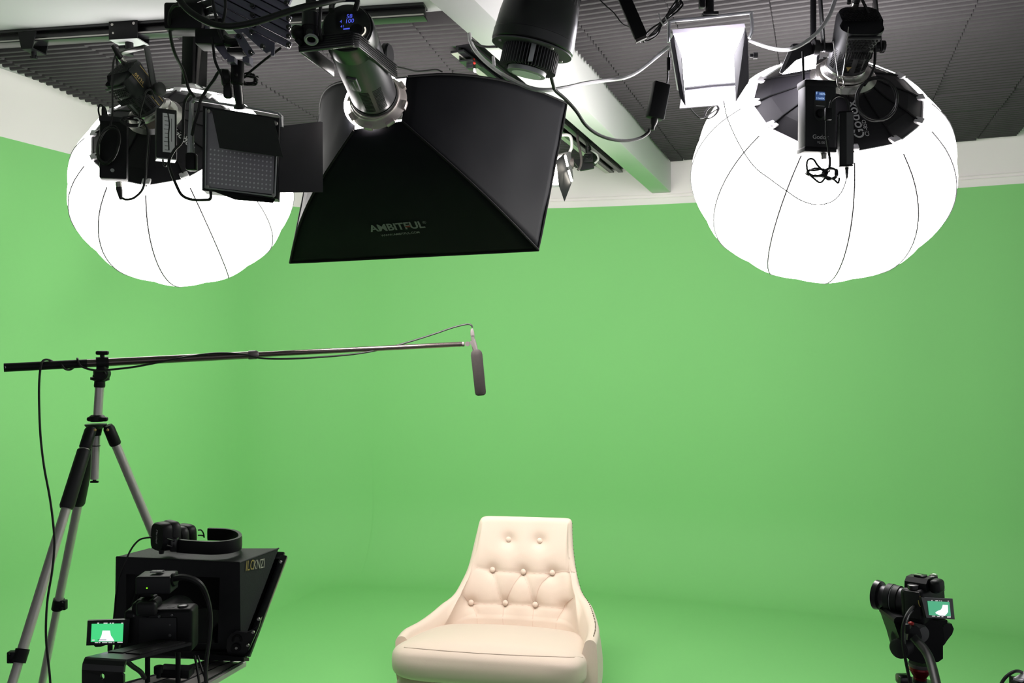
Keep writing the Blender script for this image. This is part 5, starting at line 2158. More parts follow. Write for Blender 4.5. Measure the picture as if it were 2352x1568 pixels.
YM = 2.92
root = thing('shotgun_microphone', P(1100, 908, YM), 'grey foam-covered shotgun microphone pointing down from the boom end', 'microphone')
ma = (P(1104, 908, YM) - P(1093, 800, YM)).normalized()
g = G()
m0 = P(1093.5, 802, YM)
Lm = (P(1104, 908, YM) - m0).length
g.lathe(m0, ma, [(0, 0.006), (0.003, 0.013), (0.010, 0.0185), (0.020, 0.0205), (Lm - 0.012, 0.0195), (Lm - 0.004, 0.0175), (Lm, 0.011)], 36)
build('foam_windscreen', g, M['windscreen'], root)
g = G()
g.lathe(P(1086.5, 780, YM), P(1092, 805, YM) - P(1086.5, 780, YM), [(0, 0.0085), (0.018, 0.0095), (0.040, 0.0095)], 24)
build('mic_clip', g, M['taupe'], root)
g = G()
g.slab([P(1078, 785, YM - 0.01), P(1083, 782, YM - 0.01), P(1096, 806, YM - 0.01), P(1090, 806, YM - 0.01)][::-1], 0.02)
build('clip_tongue', g, M['taupe'], root)
g = G()
g.lathe(P(1055, 790, YM), V((1, 0, 0.0)), [(0, 0.0095), (0.003, 0.0095), (0.004, 0.008), (0.016, 0.0085), (0.018, 0.007)], 20)
g.lathe(P(1074, 789.5, YM + 0.008), V((0, -1, 0)), [(0, 0.0085), (0.016, 0.0085)], 20)
build('swivel', g, M['taupe'], root)
g = G()
g.lathe(P(1086.5, 780, YM), P(1085, 765, YM) - P(1086.5, 780, YM), [(0, 0.0062), (0.014, 0.0062), (0.0142, 0.0072), (0.028, 0.0068), (0.040, 0.0035)], 18)
build('cable_connector', g, M['taupe'], root)
g = G()
wrap = [(1085.5, 752, YM), (1083, 747, YM), (1078, 744.5, YM), (1068, 745, YM), (1040, 752, YM - 0.01), (1005, 764, YM - 0.02), (965, 777, YM - 0.05), (900, 796, YM - 0.11)]
cpts = [P(*p) for p in wrap]
for px_, off, side in ((830, 9, -1), (745, 13, -1), (660, 13, -1), (600, 8, -1), (560, -3, -1), (500, -8, -1), (440, -4, -1), (370, 6, -1), (310, 14, -1), (260, 17, -1), (235, 18, -1), (212, 14, -1), (195, 7, -1)):
    b = on_boom(px_)
    s = b.y
    cpts.append(b + V((0, -0.0145, -off / FPX * s)))
for i in range(9):
    b = on_boom(188 - i * 5)
    a = i * math.pi / 4
    cpts.append(b + V((0, -0.0155 * math.cos(a), 0.0155 * math.sin(a))))
b = on_boom(128)
cpts += [b + V((0, 0.0155, 0)), on_boom(112) + UP * 0.0155, on_boom(103) + V((0, -0.010, 0.013)), P(93, 846, 2.28), P(90, 880, 2.28), P(90, 930, 2.28), P(93, 1000, 2.28), P(101, 1070, 2.27), P(114, 1140, 2.25), P(122, 1200, 2.21), P(125, 1250, 2.19), P(120, 1310, 2.17), P(110, 1370, 2.16), P(106, 1420, 2.15), P(106, 1470, 2.15), P(111, 1520, 2.15), P(115, 1560, 2.15), P(117, 1620, 2.15), P(112, 1760, 2.10)]
e = cpts[-1]
cpts += [V((e.x, e.y, 0.25)), V((e.x + 0.02, e.y - 0.02, 0.02)), V((e.x + 0.2, e.y - 0.15, 0.004))]
g.tube(cpts, 0.0030, 8, 5)
single('microphone_cable', g, M['rubber'], 'thin black cable winding along the boom pole and hanging down beside the tripod', 'cable')
# ------------------------------------------------------------------ teleprompter
root = thing('teleprompter', V((P(430, 1500, 1.7).x, 1.7, 0)), 'black hooded teleprompter with gold printed name on its slanted side', 'teleprompter')
TFL, TFR, TBR, TBL = P(268, 1279, 1.80), P(551, 1292, 1.75), P(640, 1259, 1.876), P(345, 1259, 1.876)
BFL, BFR = P(265, 1492, 1.80), P(555, 1462, 1.75)
g = G()
out_l, in_l = [], []


def walk(pts, n):
    r = []
    for a, b in zip(pts, pts[1:] + pts[:1]):
        r += [a.lerp(b, i / n) for i in range(n)]
    return r


BFR2 = P(500, 1500, 1.75)
bottomR = P(553, 1490, 1.75)
outer = [TFL, TFR, bottomR, BFL]
inner = [P(290, 1318, 1.795), P(505, 1326, 1.757), P(500, 1478, 1.757), P(288, 1476, 1.795)]
g.ring_plate(walk(outer, 8)[::-1], walk(inner, 8)[::-1], 0.003)
build('hood_front', g, M['hood_cloth'], root)
g = G()
g.slab([TFL, TBL, TBR, TFR][::-1], 0.002)
g.tube([TFL, TFR, TBR], 0.002, 6, 1)
top = build('hood_top', g, M['hood_cloth'], root)
g = G()
g.slab([TFR, bottomR, TBR], 0.003)
side = build('hood_side', g, M['hood_cloth'], root)
g = G()
g.slab([TFL, TBL, BFL], 0.003)
build('hood_side', g, M['hood_cloth'], root)
g = G()
n = (bottomR - TFR).cross(TBR - TFR).normalized()
if n.y > 0:
    n = -n
a, b = PP(562, 1310.5, TFR, n), PP(607, 1302, TFR, n)
x = (b - a)
g.text('ILO', a + n * 0.0016, x, n.cross(x.normalized()), width=x.length * 0.42, tall=1.55, off=0.0)
build('gold_lettering', g, M['gold'], side)
g = G()
a2 = PP(579.5, 1307.5, TFR, n)
g.text('KNZI', a2 + n * 0.0016, x, n.cross(x.normalized()), width=x.length * 0.56, tall=1.65, off=0.008)
build('pale_lettering', g, M['ink_gilt'], side)
g = G()
g.slab([BFL, bottomR, P(566, 1500, 1.76), P(268, 1494, 1.805)], 0.003)
g.slab([P(350, 1268, 1.885), P(635, 1268, 1.885), P(556, 1492, 1.77), P(270, 1490, 1.81)], 0.002)
build('hood_light_block', g, M['black_matte'], root)  # black panels added to keep leaking light out of the hood
# slanted glass frame beyond the hood
gt_l, gt_r, gb_r, gb_l = P(349, 1262, 1.900), P(653, 1276, 1.895), P(566, 1506, 1.755), P(268, 1500, 1.80)
gn = (gt_r - gt_l).cross(gb_l - gt_l).normalized()
g = G()
th_ = 0.012


def bar(g, a, b, w, t, up2, mi=0):
    d = (b - a).normalized()
    up2 = (up2 - d * up2.dot(d)).normalized()
    g.box((a + b) / 2, ((b - a).length, w, t), cols(d, up2.cross(d), up2), 0.002, mi=mi)


for a, b in ((gt_l, gt_r), (gt_r, gb_r), (gb_r, gb_l), (gb_l, gt_l)):
    bar(g, a, b, 0.016, th_, gn)
build('glass_frame', g, M['black_gloss'], root)
g = G()
g.slab([gt_l, gt_r, gb_r, gb_l], 0.003)
build('beam_splitter_glass', g, M['glass_dark'], root)
# hinge bracket on the right
g = G()
hb = [(522, 1468), (530, 1456), (541, 1450), (553, 1451), (566, 1452), (578, 1448), (590, 1438), (597, 1424), (600, 1418), (594, 1440), (582, 1468), (570, 1494), (556, 1510), (540, 1508), (524, 1502), (520, 1488)]
g.slab([P(x, y, 1.735) for x, y in hb][::-1], 0.008)
brk = build('hinge_bracket', g, M['black_gloss'], root)
g = G()
sl = [math.radians(200 - 20 * i) for i in range(12)]
g.tube([P(544 + 9.5 * math.cos(t), 1469 - 10 * math.sin(t), 1.733) for t in sl], 0.0022, 6, 1)
build('curved_slot', g, M['black_matte'], brk)
for (x, y) in ((594, 1421), (581, 1451), (569, 1481), (543, 1487), (645, 1290)):
    g = G()
    yy = 1.728 if x < 640 else 1.88
    g.lathe(P(x, y, yy), V((0.2, -1, 0)), [(0, 0.0038), (0.003, 0.0028)], 14)
    build('screw', g, M['steel'], brk)
g = G()
g.lathe(P(541, 1488, 1.732), V((0.1, -1, 0)), [(0, 0.010), (0.003, 0.0095)], 20)
build('pivot_disc', g, M['black'], brk)
g = G()
g.slab([P(330, 1486, 1.74), P(560, 1510, 1.72), P(560, 1518, 1.72), P(470, 1516, 1.72), P(330, 1498, 1.74)][::-1], 0.03)
build('lower_bar', g, M['black'], root)
# camera tray with drop front, posts and twin rails
g = G()
t1, t2, t3, t4 = P(196, 1508, 1.462), P(291, 1514, 1.45), P(440, 1475, 1.555), P(365, 1468, 1.58)
g.slab([t1, t2, t3, t4], 0.005)
tray = build('camera_tray', g, M['black_gloss'], root)
g = G()
for a, b in ((0.08, 0.46), (0.54, 0.90)):
    for_ = [t1.lerp(t2, a).lerp(t4.lerp(t3, a), 0.25), t1.lerp(t2, b).lerp(t4.lerp(t3, b), 0.25), t1.lerp(t2, b).lerp(t4.lerp(t3, b), 0.95), t1.lerp(t2, a).lerp(t4.lerp(t3, a), 0.95)]
    g.slab([p + UP * 0.0022 for p in for_], 0.002)
build('rubber_pad', g, M['rubber'], tray)
g = G()
xw = (t2 - t1).normalized()
prof_ = [V((0, 0, 0)), V((0, -0.004, -0.002)), V((0, -0.010, -0.008)), V((0, -0.012, -0.018))]
cl = [[t1 + p for p in prof_], [t2 + p for p in prof_]]
for i in range(3):
    g.slab([cl[0][i], cl[0][i + 1], cl[1][i + 1], cl[1][i]], 0.005)
fl, fr2 = t1 + prof_[-1], t2 + prof_[-1]
dn = V((0, 0, -0.11))
cq = [fl, fr2, fr2 + dn, fl + dn]
hc = PP(235, 1553, fl, V((0, -1, 0)))
ol, il = [], []
N_ = 40
for i in range(N_):
    a = 2 * math.pi * i / N_
    dx_, dz_ = math.cos(a), math.sin(a)
    ts = []
    if dx_ > 1e-6: ts.append((fr2.x - hc.x) / dx_)
    if dx_ < -1e-6: ts.append((fl.x - hc.x) / dx_)
    if dz_ > 1e-6: ts.append((fl.z - hc.z) / dz_)
    if dz_ < -1e-6: ts.append((fl.z - 0.11 - hc.z) / dz_)
    t = min(ts)
    yo = fl.y + (fr2.y - fl.y) * ((hc.x + dx_ * t - fl.x) / (fr2.x - fl.x))
    ol.append(V((hc.x + dx_ * t, yo, hc.z + dz_ * t)))
    il.append(V((hc.x + dx_ * 0.0037, hc.y, hc.z + dz_ * 0.0050)))
g.ring_plate(ol, il, 0.005)
build('drop_front', g, M['black_gloss'], tray)
for (x, y0, y1, yy) in ((339, 1500, 1566, 1.60), (409, 1496, 1566, 1.62), (253, 1478, 1494, 1.66)):
    g = G()
    g.cyl(P(x, y0, yy), P(x, y1, yy), 0.0048, n=16)
    build('post', g, M['black'], root)
g = G()
k1, k2, k3, k4 = P(270, 1570, 1.60), P(440, 1592, 1.60), P(566, 1519, 1.76), P(505, 1508, 1.79)
g.slab([k1, k2, k3, k4], 0.010)
base = build('base_rail', g, M['alu'], root)
g = G()
for a in (0.08, 0.36, 0.64, 0.92):
    g.tube([k1.lerp(k2, a) + UP * 0.001, k4.lerp(k3, a) + UP * 0.001], 0.0022, 6, 1)
build('rail_edge', g, M['black_gloss'], base)
g = G()
g.lathe(P(364, 1556, 1.60), UP, [(0, 0.004), (0.010, 0.004), (0.010, 0.0085), (0.022, 0.0085), (0.023, 0.007)], 20)
build('thumb_screw', g, M['black'], root)
g = G()
g.box(P(405, 1541, 1.64), (0.062, 0.03, 0.017), Matrix.Rotation(math.radians(3), 3, 'Y'), 0.002)
build('rail_block', g, M['black'], root)
# support below the picture
g = G()
cb3 = P(430, 1560, 1.66)
g.cyl(V((cb3.x, cb3.y, cb3.z - 0.012)), V((cb3.x, cb3.y, 0.5)), 0.018, n=20)
build('support_column', g, M['black'], root)
for k in range(3):
    a = 2 * math.pi * k / 3 + 0.4
    g = G()
    g.tube([V((cb3.x, cb3.y, 0.72)), V((cb3.x + 0.36 * math.cos(a), cb3.y + 0.36 * math.sin(a), 0.012))], 0.012, 12, 1)
    build('support_leg', g, M['black'], root)
cable('black strap-like lead slanting from the tray front down to the rails', [(290, 1517, 1.47), (305, 1530, 1.50), (322, 1542, 1.53), (332, 1556, 1.56)], 0.0042)
cable('pair of black leads dropping from the teleprompter hood to the frame bottom', [(447, 1506, 1.62), (452, 1530, 1.60), (458, 1570, 1.58), (466, 1640, 1.56)], 0.0024)
cable('thin black lead dropping beside the paired lead under the hood', [(454, 1506, 1.64), (463, 1535, 1.625), (474, 1570, 1.61), (484, 1640, 1.60)], 0.0020)

# ------------------------------------------------------------------ camera inside the hood
YC = 1.60
root = thing('camera', P(375, 1488, YC), 'black camera in the teleprompter hood with a flipped-out lit green screen', 'camera')
g = G()
g.box(P(372, 1442, YC), (0.128, 0.045, 0.084), cols((1, 0.06, 0), (-0.06, 1, 0), UP), 0.008, 3)
body = build('body', g, M['black'], root)
g = G()
g.box(P(338, 1394, YC), (0.044, 0.05, 0.034), None, 0.010, 3)
g.box(P(338, 1376, YC), (0.026, 0.04, 0.010), None, 0.003)
build('viewfinder_hump', g, M['black'], body)
g = G()
g.box(P(337, 1397, YC - 0.034), (0.038, 0.018, 0.028), None, 0.007, 3)
build('eyecup', g, M['rubber'], body)
g = G()
g.box(P(362, 1448, YC - 0.0235), (0.072, 0.003, 0.050), None, 0.003)
build('back_panel', g, M['dark_grey'], body)
g = G()
for (x, y, r) in ((366, 1415, 0.0026), (391, 1434, 0.002), (391, 1458, 0.0032), (387, 1476, 0.002), (398, 1477, 0.002), (395, 1412, 0.0022), (308, 1413, 0.0022)):
    g.lathe(P(x, y, YC - 0.0235), V((0, -1, 0)), [(0, r), (0.002, r * 0.85)], 12)
build('control_button', g, M['mid_grey'], body)
g = G()
g.torus(P(436, 1406, YC - 0.014), V((0.4, -1, 0)), 0.0035, 0.0009, 16, 6)
g.torus(P(437, 1413, YC - 0.014), V((0.9, -1, 0)), 0.0045, 0.0008, 16, 6)
build('strap_ring', g, M['gold'], body)
g = G()
g.lathe(P(420, 1399, YC), UP, [(0, 0.010), (0.008, 0.010), (0.009, 0.008)], 20)
g.lathe(P(395, 1400, YC), UP, [(0, 0.009), (0.007, 0.009)], 20)
build('top_dial', g, M['black_gloss'], body)
g = G()
g.lathe(P(365, 1440, YC + 0.02), V((0.05, 1, 0)), [(0, 0.036), (0.05, 0.038), (0.09, 0.036)], 32)
build('lens', g, M['black'], root)
g = G()
sq = [P(201, 1425, YC - 0.05), P(298, 1422, YC - 0.035), P(293, 1480, YC - 0.035), P(198, 1482, YC - 0.05)]
g.slab(sq[::-1], 0.006)
scr = build('flip_screen', g, M['black_gloss'], root)
sn = (sq[1] - sq[0]).cross(sq[3] - sq[0]).normalized()
if sn.y > 0:
    sn = -sn


def on_scr(px, py, lift=0.0012, s=sq, nn=None):
    nn = nn or sn
    return PP(px, py, s[0], nn) + nn * lift


g = G()
pic = [on_scr(211, 1432), on_scr(284, 1431), on_scr(282, 1472), on_scr(209, 1473)]
g.slab(pic, 0.0004)
pc = build('live_picture', g, M['screen_green'], scr)
g = G()
g.slab([on_scr(x, y, 0.0018) for x, y in ((227, 1471.5), (231, 1464), (234, 1457), (236, 1447), (253, 1447), (255, 1458), (260, 1465), (263, 1471.5))], 0.0004)
build('pictured_chair', g, M['screen_pale'], pc)
g = G()
for x, y, w_, h_ in ((226, 1430, 4, 2.2), (243, 1430, 9, 2), (254, 1430, 3, 2), (260, 1430, 4, 2), (281, 1430, 4, 2), (222, 1474.5, 7, 2), (229, 1474.5, 4, 2), (241, 1474.5, 12, 1.8), (254, 1474.5, 9, 1.8), (262, 1474.5, 2, 2), (276, 1473.8, 12, 2.2), (215, 1469, 6, 2.5)):
    g.slab([on_scr(x - w_ / 2, y - h_ / 2, 0.0018), on_scr(x + w_ / 2, y - h_ / 2, 0.0018), on_scr(x + w_ / 2, y + h_ / 2, 0.0018), on_scr(x - w_ / 2, y + h_ / 2, 0.0018)], 0.0003)
build('screen_marks', g, M['screen_white'], scr)
g = G()
for y in (1467.5, 1470.5):
    g.slab([on_scr(225, y - .3, 0.0022), on_scr(245, y - .3, 0.0022), on_scr(245, y + .3, 0.0022), on_scr(225, y + .3, 0.0022)], 0.0002)
build('level_lines', g, M['ink_black'], pc)
g = G()
g.tube([P(285, 1482, YC - 0.03), P(280, 1486, YC - 0.02), P(300, 1486, YC - 0.02)], 0.006, 8, 3)
g.slab([P(215, 1481, YC - 0.045), P(243, 1481, YC - 0.042), P(232, 1485, YC - 0.042), P(219, 1485.5, YC - 0.045)][::-1], 0.006)
build('screen_hinge', g, M['black'], scr)
root = thing('wireless_receiver', P(361, 1357, YC), 'small black receiver with a green light on top of the hooded camera', 'receiver')
g = G()
g.box(P(361, 1337, YC), (0.066, 0.046, 0.034), cols((1, 0.05, 0), (-0.05, 1, 0), UP), 0.004, 3)
rb2 = build('body', g, M['dark_grey'], root)
g = G()
g.lathe(P(337.5, 1350, YC - 0.0235), V((0, -1, 0)), [(0, 0.0016), (0.0012, 0.0012)], 12)
build('status_light', g, M['led_green'], root)
g = G()
g.box(P(360, 1311.5, YC), (0.022, 0.012, 0.0022), None, 0.001)
g.box(P(368, 1310.5, YC + 0.008), (0.016, 0.004, 0.003), None, 0.001)
build('top_clip', g, M['mid_grey'], root)
g = G()
g.lathe(P(397, 1330, YC - 0.004), V((1, -0.15, 0.0)), [(0, 0.013), (0.005, 0.013), (0.007, 0.011)], 20)
build('side_dial', g, M['black'], root)
g = G()
g.box(P(340, 1362, YC), (0.020, 0.020, 0.010), None, 0.002)
build('shoe_mount', g, M['black'], root)
cable('thick black audio lead from the small receiver arching down inside the hood', [(400, 1328, YC - 0.01), (420, 1325, YC - 0.015), (445, 1331, YC - 0.015), (463, 1345, YC - 0.01), (475, 1370, YC), (482, 1400, YC), (484, 1430, YC), (482, 1460, YC - 0.005), (478, 1490, YC - 0.01), (474, 1520, YC - 0.02), (473, 1560, YC - 0.03), (482, 1640, YC - 0.045)], [0.0062, 0.0062, 0.0045, 0.0040, 0.0040, 0.0038])

# ------------------------------------------------------------------ headphones on the hood
ZH = TFL.z + 0.007
root = thing('headphones', P(450, 1268, 1.83), 'black headphones with printed ear cup lying on top of the teleprompter hood', 'headphones')
band = [P(408, 1262, 1.80), P(445, 1264, 1.79), P(490, 1265, 1.785), (P(528, 1262, 1.80)), P(550, 1257, 1.835), P(545, 1247, 1.885), P(520, 1243, 1.915), P(478, 1243, 1.925)]
band = [V((p.x, p.y, 0)) for p in band]
bpts = catmull(band, 6)
g = G()
vs, fs = [], []
m = len(bpts)
for i, p in enumerate(bpts):
    t = (bpts[min(i + 1, m - 1)] - bpts[max(i - 1, 0)]).normalized()
    nn = V((t.y, -t.x, 0))
    lift = 0.004 * (1 - i / m)
    for (o, z) in ((0.004, 0.0), (0.005, 0.006), (0.005, 0.022), (0.004, 0.028), (-0.003, 0.028), (-0.004, 0.022), (-0.004, 0.006), (-0.003, 0.0)):
        vs.append(p + nn * o + V((0, 0, ZH + z + lift)))
for i in range(m - 1):
    for j in range(8):
        fs.append([i * 8 + j, i * 8 + (j + 1) % 8, (i + 1) * 8 + (j + 1) % 8, (i + 1) * 8 + j])
fs.append(list(range(8)))
fs.append([(m - 1) * 8 + j for j in range(8)])
g.add(vs, fs)
build('headband', g, M['black'], root)


def ear_cup(c, nrm, w, h, printed):
    n2 = V(nrm).normalized()
    xx = UP.cross(n2).normalized()
    yy = n2.cross(xx)
    R_ = cols(xx, yy, n2)

    def loft(prof):
        g = G()
        N2 = 40
        vs, fs = [], []
        for d, k in prof:
            for j in range(N2):
                a = 2 * math.pi * j / N2
                vs.append(c + R_ @ V((w / 2 * k * sp(math.cos(a), 0.55), h / 2 * k * sp(math.sin(a), 0.55), d)))
        for i in range(len(prof) - 1):
            for j in range(N2):
                fs.append([i * N2 + j, i * N2 + (j + 1) % N2, (i + 1) * N2 + (j + 1) % N2, (i + 1) * N2 + j])
        fs.append(list(range(N2))[::-1])
        fs.append([(len(prof) - 1) * N2 + j for j in range(N2)])
        return g.add(vs, fs)

    cup = build('ear_cup', loft([(0.0, 0.92), (-0.004, 1.0), (-0.020, 1.02), (-0.022, 0.98)]), M['black'], root)
    build('ear_pad', loft([(-0.023, 0.98), (-0.027, 1.06), (-0.036, 1.07), (-0.042, 0.98), (-0.042, 0.55), (-0.036, 0.5)]), M['rubber'], cup)
    if printed:
        g = G()
        g.text('Marshall', c + n2 * 0.0006 + xx * 0.0075 - yy * 0.0, yy * -1, xx, width=0.030, shear=0.25)
        tg = G()
        cc = sum(g.v, V()) / len(g.v)
        tgt = c + n2 * 0.0006
        tg.add([p + (tgt - cc) for p in g.v], g.f)
        build('logo_lettering', tg, M['ink'], cup)
    return cup


ear_cup(P(360, 1233, 1.790), (-0.58, -0.81, 0.05), 0.050, 0.060, True)
ear_cup(P(434, 1226, 1.935), (0.45, 0.89, 0.05), 0.056, 0.052, False)
g = G()
g.tube([P(455, 1217, 1.91), P(462, 1217, 1.915), P(467, 1224, 1.92), P(469, 1232, 1.922)], 0.0016, 7, 4)
g.tube([P(455, 1229, 1.91), P(466, 1229.5, 1.918), P(469, 1234, 1.922)], 0.0016, 7, 4)
g.tube([P(383, 1237, 1.768), P(397, 1241, 1.785), P(408, 1246, 1.80)], 0.0018, 7, 4)
g.tube([P(383, 1252, 1.768), P(397, 1256, 1.785), P(408, 1258, 1.80)], 0.0018, 7, 4)
build('wire_arm', g, M['black_gloss'], root)
g = G()
g.box(P(401, 1250, 1.795), (0.016, 0.014, 0.030), None, 0.003)
build('slider_block', g, M['black_gloss'], root)
g = G()
g.lathe(P(371, 1271, 1.778), UP, [(0, 0.005), (0.008, 0.006)], 12)
build('cup_hinge', g, M['black_gloss'], root)
cable('thin black headphone lead arching off the ear cup and hanging past the hood edge', [(348, 1233.5, 1.765), (334, 1235, 1.76), (321, 1239, 1.755), (309, 1250, 1.75), (299, 1265, 1.745), (292, 1280, 1.74), (284, 1300, 1.735), (273, 1330, 1.735), (267, 1362, 1.735), (264, 1395, 1.735), (261, 1425, 1.735), (258, 1460, 1.73), (256, 1500, 1.72)], 0.0019)

# ------------------------------------------------------------------ second camera on its fluid head
BN = V((0.66, -0.75, 0.06)).normalized()              # normal of the camera's back
BX = UP.cross(BN).normalized()
BY = BN.cross(BX)
Bc = P(2152, 1384, 1.88)
RK = cols(BX, BY, BN)
root = thing('camera', P(2140, 1425, 1.88), 'black camera with long zoom lens and lit screen on a red-ringed tripod head', 'camera')


def bk(x, y, z):
    return Bc + RK @ V((x, y, z))


g = G()
g.box(bk(0.0, -0.002, -0.030), (0.130, 0.078, 0.050), RK, 0.010, 3)
g.box(bk(0.052, 0.002, -0.040), (0.030, 0.082, 0.064), RK, 0.012, 3)
body = build('body', g, M['black'], root)
g = G()
hp_ = [(-0.028, 0.0), (-0.025, 0.015), (-0.014, 0.024), (0.014, 0.024), (0.025, 0.015), (0.029, 0.0)]
o = bk(-0.016, 0.034, -0.004)
g.prism(hp_, o, BX, BY, 0.048)
build('viewfinder_hump', g, M['black'], body)
g = G()
g.box(bk(-0.016, 0.060, -0.026), (0.022, 0.005, 0.022), RK, 0.001)
build('hot_shoe', g, M['black_gloss'], body)
g = G()
g.box(bk(-0.020, 0.0628, -0.030), (0.012, 0.001, 0.016), RK)
build('bright_shoe_plate', g, M['steel'], body)
g = G()
g.box(bk(-0.014, 0.042, 0.008), (0.038, 0.030, 0.024), RK, 0.009, 3)
build('eyecup', g, M['rubber'], body)
for (x, z, r, h_) in ((0.046, -0.024, 0.010, 0.012), (-0.048, -0.03, 0.012, 0.009), (0.030, -0.030, 0.007, 0.010)):
    g = G()
    g.lathe(bk(x, 0.036, z), BY, [(0, r), (h_, r), (h_ + 0.001, r * 0.8)], 24)
    build('top_dial', g, M['black_gloss'], body)
g = G()
g.torus(bk(0.050, 0.050, -0.024), BY, 0.0075, 0.001, 20, 6)
g.box(bk(0.036, 0.030, 0.002), (0.006, 0.004, 0.004), RK, 0.001)
g.box(bk(0.040, 0.022, 0.001), (0.005, 0.004, 0.004), RK, 0.001)
build('silver_control', g, M['steel'], body)
g = G()
g.torus(bk(-0.066, 0.022, -0.012), BX, 0.005, 0.001, 16, 6)
g.tube([bk(-0.067, 0.018, -0.012), bk(-0.070, 0.010, -0.010), bk(-0.068, 0.004, -0.008)], 0.001, 6, 3)
build('strap_ring', g, M['gold'], body)
g = G()
g.box(bk(-0.066, 0.005, -0.026), (0.004, 0.060, 0.034), RK, 0.002)
build('port_cover', g, M['dark_grey'], body)
# lens: towards the left and away
LA = (-BN + V((0, 0, 0.05))).normalized()
lo_ = bk(-0.016, -0.004, -0.054)
LS, RS = 0.68, 0.88
g = G()
g.lathe(lo_, LA, [(0 * LS, 0.030 * RS), (0.012 * LS, 0.032 * RS), (0.030 * LS, 0.0325 * RS)], 48)
g.lathe(lo_ + LA * (0.074 * LS), LA, [(0 * LS, 0.029 * RS), (0.022 * LS, 0.028 * RS)], 48)
lens = build('lens', g, M['gunmetal'], root)
g = G()
g.lathe(lo_ + LA * (0.030 * LS), LA, [(0 * LS, 0.0335 * RS), (0.001 * LS, 0.0355 * RS), (0.019 * LS, 0.0360 * RS), (0.020 * LS, 0.0345 * RS)], 56)
g.lathe(lo_ + LA * (0.054 * LS), LA, [(0 * LS, 0.0345 * RS), (0.001 * LS, 0.0370 * RS), (0.019 * LS, 0.0365 * RS), (0.020 * LS, 0.031 * RS)], 56)
build('grip_ring', g, M['dark_grey'], lens)
g = G()
g.torus(lo_ + LA * (0.052 * LS), LA, 0.0352 * RS, 0.0008, 48, 6)
build('silver_line', g, M['grey_metal'], lens)
g = G()
g.lathe(lo_ + LA * (0.094 * LS), LA, [(0 * LS, 0.0285 * RS), (0.004 * LS, 0.0375 * RS), (0.020 * LS, 0.0395 * RS), (0.022 * LS, 0.037 * RS), (0.014 * LS, 0.034 * RS)], 56)
build('front_barrel', g, M['black_gloss'], lens)
g = G()
g.lathe(lo_ + LA * (0.108 * LS), LA, [(0 * LS, 0.034 * RS), (0.001 * LS, 0.034 * RS)], 48)
build('front_glass', g, M['glass_dark'], lens)
# tilted screen
sq2 = [P(2116, 1371, 1.835), P(2188, 1374, 1.885), P(2193, 1422, 1.875), P(2128, 1418, 1.83)]
sn2 = (sq2[1] - sq2[0]).cross(sq2[3] - sq2[0]).normalized()
if sn2.y > 0:
    sn2 = -sn2
sq2 = [PP(x, y, sq2[0], sn2) for x, y in ((2116, 1371), (2188, 1374), (2193, 1422), (2128, 1418))]
g = G()
g.slab(sq2[::-1], 0.006)
scr = build('tilt_screen', g, M['black_gloss'], root)


def os2(x, y, l=0.0012):
    return PP(x, y, sq2[0], sn2) + sn2 * l


g = G()
g.slab([os2(2129.5, 1379.5), os2(2179.5, 1382), os2(2183, 1414.5), os2(2133, 1412)], 0.0004)
pc = build('live_picture', g, M['screen_teal'], scr)
g = G()
g.slab([os2(x, y, 0.0018) for x, y in ((2147, 1406), (2153, 1402), (2159, 1400), (2162, 1396), (2164, 1388.5), (2175.5, 1389), (2176, 1405), (2172, 1410), (2168.5, 1413.6), (2158, 1413), (2149, 1409))], 0.0004)
build('pictured_chair', g, M['screen_pale'], pc)
g = G()
for x, y, w_, h_ in ((2139, 1378.5, 2, 2), (2150, 1379, 6, 1.8), (2157, 1379, 1.6, 1.8), (2161, 1379.5, 1.6, 1.8), (2176.5, 1380, 2, 2), (2143, 1414.3, 7, 2), (2154, 1415, 6, 2), (2163, 1415.7, 4, 1.6), (2178, 1416.3, 8, 2.2)):
    g.slab([os2(x - w_ / 2, y - h_ / 2, 0.0018), os2(x + w_ / 2, y - h_ / 2, 0.0018), os2(x + w_ / 2, y + h_ / 2, 0.0018), os2(x - w_ / 2, y + h_ / 2, 0.0018)], 0.0003)
build('screen_marks', g, M['screen_white'], scr)
g = G()
g.slab([os2(2122, 1371.6, 0.001), os2(2187, 1374.2, 0.001), os2(2187, 1374.8, 0.001), os2(2122, 1372.4, 0.001)], 0.0003)
build('bright_top_edge', g, M['grey_metal'], scr)

root = thing('camera_tripod', V((P(2118, 1540, 1.9).x, 1.9, 0)), 'black tripod with red bowl ring and red knob under the zoom-lens camera', 'tripod')
YF = 1.90
g = G()
hp2 = [(2054, 1421), (2060, 1416), (2120, 1418), (2150, 1426), (2176, 1424), (2176, 1432), (2160, 1436), (2130, 1437), (2090, 1434), (2053, 1428)]
g.slab([P(x, y, YF - 0.03) for x, y in hp2][::-1], 0.075)
build('quick_plate', g, M['black'], root)
g = G()
hb2 = [(2053, 1428), (2130, 1437), (2165, 1434), (2170, 1470), (2166, 1482), (2166, 1512), (2155, 1520), (2118, 1524), (2090, 1516), (2078, 1506), (2068, 1470), (2060, 1448)]
g.slab([P(x, y, YF - 0.02) for x, y in hb2][::-1], 0.07)
build('head_body', g, M['black'], root)
g = G()
g.lathe(P(2070, 1487, YF - 0.02), V((-0.75, -0.6, 0)), [(-0.02, 0.020), (0.0, 0.0215), (0.012, 0.0215), (0.014, 0.018)], 32)
g.lathe(P(2072, 1466, YF), V((-0.75, -0.6, 0)), [(-0.02, 0.024), (0.006, 0.024), (0.008, 0.020)], 32)
build('drag_dial', g, M['dark_grey'], root)
g = G()
arm_ = [(2174, 1430), (2186, 1432), (2191, 1444), (2187, 1456), (2176, 1470), (2168, 1482), (2160, 1482), (2158, 1450)]
